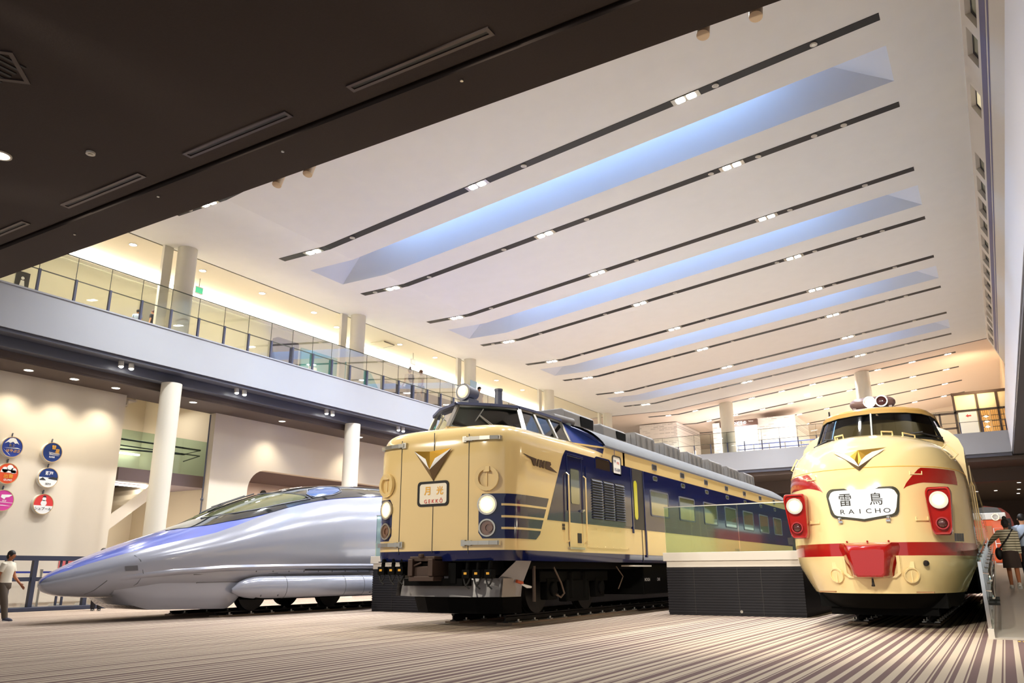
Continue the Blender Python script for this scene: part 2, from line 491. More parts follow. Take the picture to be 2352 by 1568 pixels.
for n, (a, b) in enumerate(WIN):
    g = MB(); D = .125
    f = [wr(a,z0), wr(b,z0), wr(b,z1), wr(a,z1)]; r = [Vector((x+D, y_, z_+.02)) for x, y_, z_ in f]
    g.ngon(r)
    cxx = sum(r, Vector())/4
    g.mat(1)
    inn = [v+(cxx-v)*.22-Vector((.01,0,0)) for v in r]; out = [v-Vector((.012,0,0)) for v in r]
    for i in range(4): g.add([out[i], out[(i+1)%4], inn[(i+1)%4], inn[i]], [(0,1,2,3)])
    pane = mat('lit_upper_window', srgb(226, 214, 176), .5, emit=.2) if n == 4 else mat('upper_window_glass', srgb(150, 150, 132), .1) if n == 0 else bpy.data.materials['upper_window_glass']
    struct('window_%d' % (n+5), g, [pane, M['black']])

# right balcony fascia and its dark soffit
c = MB(); c.box((1.235, 4, 6.84), (1.55, 48.8, 8.85)); struct('trim_2', c, mat('right_fascia_panel', srgb(216, 216, 224), .45), bevel=.01)
c = MB(); c.box((1.27, 4, 6.70), (1.75, 48.8, 6.838)); struct('trim_3', c, M['bluegrey'])
c = MB(); c.box((1.75, 4, 6.6), (9, 48.8, 6.9)); c.box((1.60, 4, 6.838), (9, 48.8, 7.0)); struct('ceiling_right', c, M['soffit'])
c = MB(); c.box((7.5, 4, 0), (7.7, 79, 6.6)); struct('wall_right_low', c, M['cream_wall'])

# left balcony fascia, steel edge, beam and soffit
c = MB(); c.box((-20.66, 4, 6.84), (-20.5, 48.8, 7.95)); c.box((-20.70, 4, 7.95), (-20.47, 48.8, 7.99)); struct('trim_4', c, M['fascia'])
c = MB(); c.box((-21.36, 4, 6.47), (-20.98, 48.8, 6.84)); c.box((-20.95, 4, 6.74), (-20.55, 48.8, 6.838)); struct('trim_5', c, M['bluegrey'], bevel=.02)
c = MB(); c.box((-22.95, 4, 6.25), (-21.36, 48.8, 6.46)); c.box((-21.37, 4, 6.3), (-21.33, 48.8, 6.47)); struct('ceiling_left_low', c, M['soffit'])
c = MB(); c.box((-24.3, 4, 7.6), (-20.66, 48.8, 7.9)); struct('floor_left_upper', c, M['cream_wall'])
c = MB(); c.box((-24.5, 4, 7.9), (-24.3, 48.8, 10.93)); struct('wall_left_upper', c, M['upper_wall'])
cv = MB(); cv.box((-24.29, 4, 10.62), (-24.0, 48.6, 10.66)); cv.mat(1).box((-24.28, 4, 10.66), (-24.02, 48.6, 10.69))
cv.mat(1).box((-24.295, 4, 10.72), (-24.24, 48.6, 10.9))
tag(cv.build('cove_light', [M['white'], M['cove']]), 'long glowing cove light along the top of the upper gallery back wall', 'cove light')

# left lower wall with stair opening and round cornered recess
c = MB(); c.box((-22.95, 4, 0), (-22.65, 14.3, 6.25)); struct('wall_left', c, M['cream_wall'])
c = MB()
poly = [(17.66, 0), (19.3, 0), (19.3, 3.72)]
for i in range(1, 9):
    a = PI-i*PI/16; poly.append((20.08+.78*math.cos(a), 3.72+.78*math.sin(a)))
poly += [(36, 4.5), (36, 0), (48.8, 0), (48.8, 6.25), (17.66, 6.25)]
c.prism([(-22.65, a, b) for a, b in poly], (-.3, 0, 0)); struct('wall_left_far', c, M['cream_wall'])
c = MB(); c.box((-26.4, 18.6, 0), (-26.2, 37, 4.5)); c.box((-26.2, 36.2, 0), (-22.95, 36.4, 4.5)); c.box((-26.2, 18.6, 0), (-22.95, 18.8, 4.5)); lamp('recess_light', 'AREA', (-24.3, 23, 4.4), 60, (1, .9, .78), 1.0, (-24.3, 23, 0)); struct('wall_recess', c, mat('recess_wall', srgb(186, 164, 148), .85))
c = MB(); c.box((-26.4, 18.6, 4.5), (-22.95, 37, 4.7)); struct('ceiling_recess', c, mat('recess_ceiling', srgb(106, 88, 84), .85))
c = MB(); c.box((-28.0, 9, 0), (-27.8, 22, 7.6)); c.box((-27.8, 18.4, 0), (-22.95, 18.55, 7.6)); c.box((-27.8, 9, 0), (-22.95, 9.2, 7.6)); c.box((-28.0, 9, 7.6), (-24.3, 18.55, 7.75)); struct('wall_stair', c, mat('stair_wall', srgb(222, 210, 186), .85))
# the stairs behind the opening
st = thing('staircase', (-24.4, 15.5, 0), 'cream switchback stairs with glass rail seen through the tall opening behind the streamlined train', 'stairs')
f = MB()
for i in range(19):                       # lower flight, seen from below
    y = 11.9+i*.235; z = .1+i*.19
    f.box((-26.4, y, z), (-23.4, y+.26, z+.06)); f.box((-26.4, y+.21, z+.06), (-23.4, y+.26, z+.25))
f.prism([(-23.4, 11.9, -.05), (-23.4, 16.5, 3.62), (-23.4, 16.4, 3.98), (-23.4, 11.5, .1)], (.06, 0, 0)); f.prism([(-26.42, 11.9, -.05), (-26.42, 16.5, 3.62), (-26.42, 16.4, 3.98), (-26.42, 11.5, .1)], (.06, 0, 0))
f.build('flight', M['cream_wall'], st)
f = MB()
for i in range(9):
    y = 13.4+i*.30; z = 5.2+i*.20
    f.box((-26.6, y, z), (-24.0, y+.33, z+.06)); f.box((-26.6, y+.28, z+.06), (-24.0, y+.33, z+.26))
f.build('flight', M['cream_wall'], st)
f = MB(); f.box((-27.7, 14.9, 3.75), (-23.5, 18.35, 4.15)); f.build('landing', mat('mauve_landing', srgb(128, 112, 112), .6), st)
f = MB(); f.box((-23.52, 13.2, 4.15), (-23.5, 18.2, 5.35)); f.build('glass_panel', M['glass2'], st)
f = MB(); f.tube([(-23.6, 13, 5.05), (-23.6, 17.9, 5.05), (-24.6, 18.0, 5.0), (-24.8, 14, 4.85)], .03); f.tube([(-23.6, 13, 4.85), (-23.6, 17.9, 4.85), (-24.6, 18.0, 4.75)], .02)
f.build('handrail', M['black'], st)
f = MB(); f.box((-27.6, 10, 5.2), (-27.5, 18.2, 5.26)); f.build('light_strip', M['cove'], st)
f = MB(); f.cyl((-22.85, 17.6, .05), (-22.85, 17.6, 6.2), .025); f.ell((-22.85, 17.6, 3.3), (.05, .05, .06)); lamp('stairwell_fill', 'AREA', (-25.2, 17.2, 7.2), 30, (1, .95, .86), 1.0, (-25.0, 15, 2)); f2 = MB(); f2.box((-24.3, 15.2, 3.66), (-24.1, 16.9, 3.70)); f2.build('light_strip', M['cove'], st); lamp('stairwell_fill', 'AREA', (-24.9, 17.3, .4), 60, (1, .96, .88), 1.2, (-25.0, 14.6, 2.8)); tag(f.build('guide_rod', M['bluegrey'], smooth=40), 'thin vertical guide rod at right edge of the stair opening', 'rod')  # both stairwell area lights are unseen fill added to brighten the stairs

# columns
for i in range(5):
    y = 14.66+8.1*i
    c = MB(); c.cyl((-21.0, y, 0), (-21.0, y, 6.47), .30, n=40, caps=False); c.cyl((-21.0, y, 7.9), (-21.0, y, zc(-21)+.02), .30, n=40, caps=False)
    c.add([(-21.42, y-.62, 7.9), (-21.30, y-.62, 7.9), (-21.30, y-.30, 7.9), (-21.42, y-.30, 7.9), (-21.42, y-.62, 10.95), (-21.30, y-.62, 10.95), (-21.30, y-.30, 10.95), (-21.42, y-.30, 10.95)], [(0,1,5,4),(1,2,6,5),(2,3,7,6),(3,0,4,7)])
    o = struct('column', c, M['column'], 'round cream column, %s along the left balcony' % ORD[i], smooth=40); o['category'] = 'column'; o['group'] = 'balcony columns'
for i, x in enumerate((-13.75, -5.55)):
    c = MB(); c.cyl((x, 49.4, 0), (x, 49.4, zc(x)+.02), .42, n=32, caps=False)
    o = struct('column', c, M['column'], 'pale column rising from the far bridge to the ceiling, %s' % ('left of the warm cream train' if i == 0 else 'behind the roof lamp of the warm cream train'), smooth=40); o['category'] = 'column'

# far bridge and everything beneath and on it
c = MB(); c.box((-20.5, 48.8, 6.84), (1.235, 49.0, 7.99)); struct('trim_6', c, M['fascia'])
c = MB(); c.box((-20.5, 48.86, 6.66), (1.235, 49.3, 6.838)); struct('trim_7', c, M['bluegrey'])
c = MB(); c.box((-30, 49.0, 6.45), (9, 80, 6.66)); c.box((-21, 52.5, 5.7), (9, 53.2, 6.45)); struct('ceiling_far_low', c, M['soffit'])
c = MB(); c.box((-30, 49, 7.7), (9, 66, 7.95)); struct('floor_far_upper', c, M['cream_wall'])
c = MB(); c.box((-30, 79, 0), (9, 79.3, 6.45)); c.mat(1).box((-30, 78.9, 4.4), (9, 79, 6.45)); struct('wall_back', c, [M['cream_wall'], M['soffit']])
c = MB(); c.box((-30, 66, 7.9), (9, 66.2, 13.5)); struct('wall_back_upper', c, mat('far_upper_wall', srgb(236, 222, 206), .85))
c = MB(); c.box((1.6, 48.1, 7.95), (1.8, 66, 13.2)); struct('wall_right_far', c, mat('far_side_wall', srgb(232, 208, 176), .85))

# ---------------------------------------------------------------- light tracks, lamps, discs
LAMPX = [-17.61, -11.26, -5.045]
side = ['at the left end', 'in the middle', 'near the right end']
def track(y, x0, x1, label, w=.135):
    t = MB(); pts = sorted({x0, x1} | ({-17.0} if x0 < -17 < x1 else set()))
    for a, b in zip(pts, pts[1:]):
        vs = [(a,y-w,zc(a)-.012),(b,y-w,zc(b)-.012),(b,y+w,zc(b)-.012),(a,y+w,zc(a)-.012)]
        vs += [(x, yy, z+.0105) for x, yy, z in vs]
        t.add(vs, [(0,3,2,1),(4,5,6,7),(0,1,5,4),(1,2,6,5),(2,3,7,6),(3,0,4,7)])
    return tag(t.build('light_track', M['black']), label, 'light track', 'black ceiling light tracks')
def rrect(cx, cy, hx, hy, r, n=5):
    P = []
    for sx, sy, a0 in ((1,1,0),(-1,1,PI/2),(-1,-1,PI),(1,-1,1.5*PI)):
        for i in range(n+1):
            a = a0+i*PI/2/n; P.append((cx+sx*(hx-r)+r*math.cos(a), cy+sy*(hy-r)+r*math.sin(a)))
    return P
twin0 = None
def twin(x, y, label, energy, group='twin lamps in the ceiling tracks', sc=1.0):
    global twin0
    z = zc(x)-.014
    if twin0 is None:
        twin0 = thing('twin_downlight', (x, y, z), label, 'downlight', group)
        f = MB(); f.box((x-.36, y-.125, z-.012), (x+.36, y+.125, z)); f.build('housing', M['steel'], twin0)
        for d in (-.145, .145):
            f = MB(); f.prism([(a, b, z-.02) for a, b in rrect(x+d, y, .112, .105, .05)], (0, 0, .012)); f.build('lens', M['glow'], twin0)
        if x > -17: twin0.rotation_euler = (0, -math.atan(.1122), 0)
        o = twin0
    else:
        o = copy_tree(twin0, (x, y, z), label, group)
        o.rotation_euler = (0, -math.atan(.1122) if x > -17 else 0, 0); o.scale = (sc, sc, 1)
    if energy: lamp('downlight_beam', 'SPOT', (x, y, z-.06), energy, (.97, .98, 1.0), .14, (x, y, 0), 2.4, .9)
disc0 = None
def disc(x, y, label, group='small round ceiling discs', r=.085):
    global disc0
    z = zc(x)-.014
    if disc0 is None:
        disc0 = thing('ceiling_disc', (x, y, z), label, 'ceiling disc', group)
        f = MB(); f.cyl((x, y, z-.02), (x, y, z), r, n=20); f.build('rim', M['disc'], disc0, smooth=40)
        f = MB(); f.cyl((x, y, z-.026), (x, y, z-.018), r*.6, n=16); f.build('cover', M['steel'], disc0, smooth=40)
    else: copy_tree(disc0, (x, y, z), label, group)
TY = [12.74, 16.82, 20.82, 24.88, 28.95, 33.05, 37.08, 41.25, 45.33]
for i, y in enumerate(TY):
    near = 'the track half hidden by the dark ceiling' if i == 0 else 'the %s full track from the front' % ORD[i-1]
    track(y, -19.05, -.55, 'long black ceiling light track, %s' % ('half hidden by the dark ceiling' if i == 0 else '%s fully seen one from the front' % ORD[i-1]))
    for j, x in enumerate(LAMPX):
        if i == 0 and j > 0: 
            lamp('downlight_beam', 'SPOT', (x, y, zc(x)-.06), 780, (.97, .98, 1.0), .14, (x, y, 0), 2.4, .9); continue
        twin(x, y, 'white twin downlight %s of %s' % (side[j], near), 780)
    if i == 0: dx = [-18.4]
    elif i % 2: dx = [-1.97, -4.29, -9.72, -15.95]
    else: dx = [-1.95, -2.73, -4.28, -5.67, -9.74, -12.84, -15.96, -18.45]
    for q, x in enumerate(sorted(dx)):
        disc(x, y, 'small white disc, %s from the left in %s' % (ORD[q], near))
for i, (y, x0) in enumerate(((49.55, -19.08), (53.4, -18.2), (57.55, -18.6), (61.6, -15.0))):
    where = 'the %s track beyond the dark joint' % ORD[i]
    track(y, x0, -.55, 'thin black light track over the far upper floor, %s beyond the dark joint' % ORD[i])
    n = [10, 9, 8, 6][i]
    for j in range(n):
        x = -.95-j*1.86-(.3*i)
        if x < x0+.5: break
        twin(x, y, 'twin lamp, %s from the right in %s' % (ORD[j], where), 330 if j % 2 == 1 else 0, 'twin lamps over the far upper floor', .6)

# downlights of the left soffit, of the gallery ceiling, and paired accent spots under the balcony edge
dl0 = None
def downlight(x, y, z, label, group, r=.11, energy=0, col=(1,.9,.72), cat='downlight'):
    global dl0
    if dl0 is None:
        dl0 = thing('recessed_downlight', (x, y, z), label, cat, group)
        f = MB(); f.ring((x, y, z-.012), (0,0,1), r, r*1.22, .012); f.build('trim_ring', M['disc'], dl0)
        f = MB(); f.disc((x, y, z-.006), (0,0,-1), r); f.build('lens', M['dlglow'], dl0)
    else: copy_tree(dl0, (x, y, z), label, group)
    if energy: lamp('downlight_beam', 'SPOT', (x, y, z-.05), energy, col, .08, (x, y, 0), 1.9, .8)
for n, (x, y) in enumerate(((-22.0, 10.95), (-21.95, 12.2), (-22.0, 13.5), (-21.8, 16.07), (-21.9, 19.98), (-21.9, 24.2), (-21.9, 28.0), (-22.1, 8.6))):
    downlight(x, y, 6.249, 'lit round downlight in the dark soffit below the left balcony, %s from the left' % ORD[(n+1) if n < 7 else 0], 'downlights in the left soffit', energy=70)
for n, (x, y) in enumerate(((-22.16, 13.5), (-22.17, 16.13), (-22.2, 18.8), (-22.2, 21.47), (-22.8, 23.4), (-22.2, 26.9), (-22.2, 29.6), (-23.65, 26.9), (-22.2, 32.4), (-22.2, 35.2), (-22.2, 38.0))):
    downlight(x, y, 10.929, 'round downlight in the gallery ceiling, %s from the near end%s' % (ORD[n], ', nearer the wall' if n in (4, 7) else ''), 'downlights in the gallery ceiling', r=.1, energy=250 if n % 2 == 0 else 0, col=(1, .97, .90))
for n, y in enumerate((12.95, 17.05, 21.2, 25.4, 29.5)):
    t = thing('accent_spot_pair', (-20.76, y, 6.74), 'pair of bright accent spots under the left balcony edge, %s from the left' % ORD[n], 'spotlight', 'accent spots under the balcony')
    for d in (-.16, .16):
        f = MB(); f.cyl((-20.76, y+d, 6.74), (-20.74, y+d, 6.58), .075, n=16); f.build('spot_housing', M['disc'], t, smooth=40)
        f = MB(); f.ell((-20.735, y+d, 6.575), (.06, .06, .035)); f.build('lens', M['glow'], t, smooth=60)
    lamp('accent_beam', 'SPOT', (-20.73, y, 6.5), 160, (1, .9, .74), .1, (-17.5, y+1.5, 1), 1.5, .8)

# dark ceiling fittings
for n, (xa, xb, y) in enumerate(((-6.25, -4.10, 6.39), (-9.45, -7.33, 6.385), (-12.62, -10.53, 6.40), (-15.7, -13.8, 6.40))):
    t = thing('slot_diffuser', ((xa+xb)/2, y, 6.84), 'narrow slot air diffuser in the dark ceiling, %s from the right' % ORD[n], 'air diffuser', 'slot diffusers in the dark ceiling')
    f = MB()
    for a, b in (((xa, y-.075), (xb, y-.03)), ((xa, y+.03), (xb, y+.075)), ((xa, y-.03), (xa+.05, y+.03)), ((xb-.05, y-.03), (xb, y+.03))):
        f.box((*a, 6.82), (*b, 6.841))
    f.build('frame', mat('diffuser_metal', srgb(80, 70, 68), .35, .6) if n == 0 else bpy.data.materials['diffuser_metal'], t)
    f = MB(); f.box((xa+.05, y-.03, 6.832), (xb-.05, y+.03, 6.842)); f.build('slot', M['black'], t)
t = thing('recessed_downlight', (-11.78, 4.95, 6.84), 'bright round downlight in the dark ceiling at the left edge', 'downlight')
f = MB(); f.ring((-11.78, 4.95, 6.825), (0,0,1), .12, .15, .015); f.build('trim_ring', M['disc'], t)
f = MB(); f.disc((-11.78, 4.95, 6.83), (0,0,-1), .12); f.build('lens', M['headlamp2'], t)
t = thing('smoke_detector', (-10.58, 5.6, 6.84), 'small round beige ceiling sensor in the dark ceiling', 'sensor')
f = MB(); f.cyl((-10.58, 5.6, 6.81), (-10.58, 5.6, 6.84), .065, n=20); f.build('base', M['disc'], t, smooth=40)
f = MB(); f.cyl((-10.58, 5.6, 6.795), (-10.58, 5.6, 6.81), .03, n=14); f.build('sensor', M['steel'], t, smooth=40)
t = thing('air_grille', (-9.45, 3.75, 6.84), 'square dark air grille in the ceiling corner at the left edge', 'air grille')
f = MB(); f.ring((-9.6, 3.75, 6.82), (0,0,1), .38, .46, .02, 4); f.build('frame', bpy.data.materials['diffuser_metal'], t)
f = MB()
for i in range(6): f.box((-9.9+i*.11, 3.5, 6.825), (-9.86+i*.11, 4.0, 6.84))
f.build('louvres', M['black'], t)
for n, (x, y) in enumerate(((-8.97, 7.57), (-8.3, 7.57), (-2.05, 7.57), (-1.45, 7.57))):
    t = thing('ceiling_spot', (x, y, 6.9), 'beige cylindrical spotlight on the edge of the dark ceiling, %s from the left' % ORD[n], 'spotlight', 'beige spots along the dark ceiling edge')
    f = MB(); f.cyl((x, y+.12, 6.80), (x, y+.20, 7.04), .075, n=18); f.build('housing', M['tancyl'], t, smooth=40)
    f = MB(); f.box((x-.02, y, 6.95), (x+.02, y+.14, 6.99)); f.build('bracket', M['black'], t)
for n, (x, y) in enumerate(((-10.9, 6.95), (-13.5, 7.1), (-8.1, 7.0), (-4.9, 6.95))):
    f = MB(); f.cyl((x, y, 6.785), (x, y, 6.80), .022, n=12); tag(f.build('sprinkler_head', M['steel'], smooth=40), 'tiny sprinkler head in the dark ceiling edge band, %s' % ['second from the left', 'leftmost', 'third from the left', 'rightmost'][n], 'sprinkler', 'sprinkler heads in the edge band')
# lamps seen under the right balcony and in the far low hall
for n, (x, y, z) in enumerate(((1.70, 54.5, 6.44), (1.66, 62.5, 6.44), (1.72, 67.8, 6.44), (1.73, 71.5, 6.44), (2.6, 34, 6.59), (2.2, 29.5, 6.59), (-.6, 55, 6.44), (.28, 68, 6.44), (-8.6, 54.5, 6.44), (-10.3, 57, 6.44), (-9.0, 60, 6.44), (-1.9, 60.5, 6.44))):
    downlight(x, y, z, ('bright downlight under the right balcony, %s from the near end' % ORD[n]) if n < 6 else ('lamp in the dark ceiling under the far bridge, %s' % ['right of the warm cream train', 'above the orange locomotive', 'left of the warm cream train, nearest', 'left of the warm cream train, leftmost', 'left of the warm cream train, farthest', 'close beside the warm cream train'][n-6]), 'lamps under the right balcony' if n < 6 else 'lamps under the far bridge', r=.1, energy=150 if n < 6 else 320)
# ---------------------------------------------------------------- plan-curve front used by the two express trains
class Nose:
    def __init__(s, X0, Y0, L, n, tab):
        s.X0, s.Y0, s.L, s.n, s.tab = X0, Y0, L, n, tab     # tab: (z, half width, set-back)
        s.W_ = [(z, w) for z, w, f in tab]; s.F_ = [(z, f) for z, w, f in tab]
    def W(s, z): return smoothtab(s.W_, z)
    def F(s, z): return smoothtab(s.F_, z)
    def plan(s, t, z):
        W, F = s.W(z), s.F(z); a = abs(t)
        if a <= 1:
            sn = math.sin(a*PI/2)**(2/s.n); cs = math.cos(a*PI/2); cs = max(cs, 0)**(2/s.n)
            dx, dy = W*sn, F+s.L*(1-cs)
        else: dx, dy = W, F+s.L+(a-1)
        return (dx if t >= 0 else -dx, dy)
    def pt(s, t, z, off=0.0):
        dx, dy = s.plan(t, z)
        p = Vector((s.X0+dx, s.Y0+dy, z))
        if off:
            e = .004; ta, tb = t-e, t+e
            a = Vector((*s.plan(tb, z), z))-Vector((*s.plan(ta, z), z))
            b = Vector((*s.plan(t, z+.01), z+.01))-Vector((*s.plan(t, z-.01), z-.01))
            nn = a.cross(b).normalized()
            p += nn*off
        return p
    def t_of(s, dx, z):
        r = min(1.0, abs(dx)/s.W(z)); return math.copysign(math.asin(r**(s.n/2))/(PI/2), dx)
    def front(s, dx, z, off=0.0): return s.pt(s.t_of(dx, z), z, off)
    def setup_arc(s, z=1.8):
        s.arc = [(0.0, 0.0)]; acc = 0; p = s.pt(0, z); N = 400
        for i in range(1, N+1):
            t = i/N; q = s.pt(t, z); acc += (q-p).length; p = q; s.arc.append((acc, t))
        s.A = acc
    def at(s, a, z, off=0.0):
        """a = distance along the skin from the middle of the front"""
        t = interp(s.arc, abs(a)) if abs(a) <= s.A else 1+(abs(a)-s.A)
        return s.pt(math.copysign(t, a), z, off)
    def a_of_y(s, y): return s.A+(y-s.Y0-s.L)          # on the flat side
    def shell(s, mb, zs, tmax, nose=28, off=0.0, tmin=None):
        ts = [tmax, 1.6, 1.25, 1.08]+[1-i/nose for i in range(nose)]
        ts = ts+[0]+[-t for t in ts[::-1]]
        mb.grid([[s.pt(t, z, off) for t in ts] for z in zs], flip=True)
        return ts
    def patch(s, mb, a0, a1, lo, hi, n=24, off=.004, nz=1):
        """painted field between skin distances a0..a1, lo/hi are z functions"""
        rows = []
        for j in range(nz+1):
            rows.append([])
            for i in range(n+1):
                a = lerp(a0, a1, i/n); l, h = lo(a), hi(a)
                rows[-1].append(s.at(a, lerp(l, h, j/nz), off))
        mb.grid(rows, flip=False)

def rl(a0, a1, z0, z1, r):
    """lo/hi functions of a rounded rectangle"""
    def k(a):
        d = min(a-a0, a1-a)
        return r-math.sqrt(max(0, r*r-(r-max(d, 0))**2)) if d < r else 0
    return (lambda a: z0+k(a)), (lambda a: z1-k(a))

# ---------------------------------------------------------------- night express (cream and navy)
NX, NY = -8.33, 11.15
N = Nose(NX, NY, 1.05, 4.5, [(1.08, 1.465, .03), (1.25, 1.475, 0), (2.9, 1.475, 0), (3.08, 1.47, .01), (3.2, 1.445, .035), (3.3, 1.39, .09), (3.37, 1.29, .19), (3.41, 1.12, .34)])
N.setup_arc()
EX = NX+1.475; EY1 = 32.2
night = thing('express_train', (NX, 20.0, 0), 'cream and navy express train carriage with split front door and one roof headlamp', 'train')
b = MB()
ZB = [1.08, 1.16, 1.25]; ZC = [1.25, 1.6, 2.0, 2.4, 2.8, 2.95, 3.04, 3.12, 3.19, 3.25, 3.3, 3.34, 3.37, 3.39, 3.41]
TM = EY1-NY-1.05+1
b.mat(1); N.shell(b, ZB, TM); b.mat(0); ts = N.shell(b, ZC[:5], TM)
# front part carries the shoulder, the flat side goes up to the gutter behind the cab
tsf = [5.0, 3.6, 2.2, 1.6, 1.25, 1.08]+[1-i/28 for i in range(28)]; tsf = tsf+[0]+[-t for t in tsf[::-1]]
b.grid([[N.pt(t, z) for t in tsf] for z in ZC[4:]], flip=True)
capz = [N.pt(t, 3.41) for t in tsf]; n2 = len(capz)//2
b.grid([capz[:n2+1], capz[n2:][::-1]])
for sx in (-1, 1):
    x = NX+sx*1.475
    b.add([(x, 16.1, 2.8), (x, EY1, 2.8), (x, EY1, 3.44), (x, 16.1, 3.44)], [(0,1,2,3)])
    b.add([(x, 14.9, 3.0), (x, 16.2, 3.0), (x, 16.2, 3.44), (x-sx*.0, 15.15, 3.44)], [(0,1,2,3)])
b.add([(NX-1.475, EY1, 1.08), (NX+1.475, EY1, 1.08), (NX+1.475, EY1, 3.44), (NX-1.475, EY1, 3.44)], [(0,1,2,3)])
b.add([(NX-1.475, NY+2, 1.1), (NX+1.475, NY+2, 1.1), (NX+1.475, EY1, 1.1), (NX-1.475, EY1, 1.1)], [(0,3,2,1)])
# painted fields: lamp panels with cream stripes, navy window band (both sides)
b.mat(1)
def slantx(z): return lerp(12.57, 13.26, (z-1.80)/(3.10-1.80))     # y of the slanted edge at height z
for sg in (-1, 1):
    zl, zh = 1.435, 2.165
    a0 = .93
    aend = lambda z: N.a_of_y(slantx(z)-.13)
    r = .07
    nn = 40
    rows = []
    for j in range(9):
        z = lerp(zl, zh, j/8); row = []
        e = aend(z)
        d = min(z-zl, zh-z); kx = r-math.sqrt(max(0, r*r-(r-d)**2)) if d < r else 0
        for i in range(nn+1): row.append(N.at(sg*lerp(a0+kx, e-(kx if z < zl+.1 else 0), i/nn), z, .004))
        rows.append(row)
    b.grid(rows, flip=(sg < 0))
    # navy band with the slanted front edge
    zt = lambda y: 3.13; zb = 1.79
    rows = []
    for j in range(11):
        z = lerp(zb, 3.13, j/10)
        y0 = slantx(z)+(.0 if z < 3.05 else .06*((z-3.05)/.08)**2)
        rows.append([(NX+sg*(1.475+.004), y, z) for y in [lerp(y0, EY1-.02, k/6) for k in range(7)]])
    b.grid(rows, flip=(sg < 0))
b.mat(0)
for sg in (-1, 1):
    for z in (1.985, 1.79, 1.60):
        e = N.a_of_y(slantx(z)-.13)
        N.patch(b, sg*1.32, sg*(e+.01), lambda a: z-.018, lambda a: z+.018, 20, .0075)
b.build('body', [M['cream'], M['navy']], night, smooth=35)
# rivets, seams, panels
s = MB()
for dx in (0, .735): s.obox(N.front(dx, 2.2, .001), (.006, 0, 0), (0, .004, 0), (0, 0, 1.0)) if dx else s.obox(N.front(0, 2.25, .001), (.006, 0, 0), (0, .004, 0), (0, 0, 1.03))
s.obox(N.front(-.735, 2.2, .001), (.006, 0, 0), (0, .004, 0), (0, 0, 1.0))
s.build('door_seam', M['ink'], night)
# cab roof and window zone
def cabrow(dyc, w, ze, crown, dip=0.0, n=14):
    return [Vector((NX+w*u, NY+dyc+dip*abs(u)**1.6, ze+crown*(1-abs(u)**2.2))) for u in [(-1+2*i/n) for i in range(n+1)]]
base = [(0, .42, 3.45), (.6, .82, 3.42), (1.14, 1.22, 3.385), (1.15, 1.9, 3.39), (1.18, 3.0, 3.405), (1.41, 4.1, 3.43)]
topo = [(0, .72, 3.90), (.48, 1.10, 3.885), (.86, 1.50, 3.865), (.90, 1.95, 3.865), (.97, 2.98, 3.84), (1.38, 4.15, 3.47)]
B3 = [[Vector((NX+sg*x, NY+y, z)) for x, y, z in base] for sg in (1, -1)]
T3 = [[Vector((NX+sg*x*(1.0 if sg > 0 else 1.19), NY+y-(.1 if sg < 0 and 0 < x < 1.3 else 0), z)) for x, y, z in topo] for sg in (1, -1)]
r = MB()
rows = []
for k in range(12):
    u = k/11
    dyc = lerp(.62, 4.6, u)
    # half width follows the top outline
    w = interp([(.62, .02), (.8, .12), (1.10, .50), (1.5, .90), (1.95, .94), (2.98, 1.0), (3.6, 1.2), (4.2, 1.42), (4.6, 1.46)], dyc)
    ze = interp([(.62, 3.93), (1.5, 3.89), (2.98, 3.86), (3.6, 3.66), (4.2, 3.47), (4.6, 3.44)], dyc)
    cr = interp([(.62, .03), (1.5, .13), (2.98, .2), (4.2, .58), (4.6, .60)], dyc)
    rows.append([Vector((NX+w*q*(1.19 if q < 0 and dyc < 3.2 else 1), NY+dyc-(.1 if q < -.5 and 1 < dyc < 3.2 else 0), ze+cr*(1-abs(q)**2.4))) for q in [(-1+2*i/16) for i in range(17)]])
r.grid(rows)
# visor lip along the front of the roof
for sg in (0, 1):
    for i in range(4):
        a, c = T3[sg][i], T3[sg][i+1]
        r.bar(a+Vector((0, -.03, .035)), c+Vector((0, -.03, .035)), .10, .05)
r.mat(1)
r.build('cab_roof', [mat('navy_grey_cab_roof', srgb(74, 80, 112), .45), M['navy']], night, smooth=40)
for sg in (0, 1):
    f = MB(); f.ngon([B3[sg][4], B3[sg][5], T3[sg][5], T3[sg][4]], flip=(sg == 1))
    f.ngon([T3[sg][4], T3[sg][5], Vector((T3[sg][5].x, T3[sg][5].y-.5, 3.62))])
    q_ = 1 if sg == 0 else -1
    f.ngon([Vector((NX+q_*1.38, NY+2.9, 3.22)), Vector((NX+q_*1.478, NY+4.5, 3.22)), Vector((NX+q_*1.478, NY+4.5, 3.44)), B3[sg][5], B3[sg][4]]); f.ngon([B3[sg][5], Vector((NX+q_*1.478, NY+4.5, 3.44)), T3[sg][5]])
    f.build('cab_side_fairing', bpy.data.materials.get('blue_fairing') or mat('blue_fairing', srgb(44, 66, 140), .14, coat=.6), night)
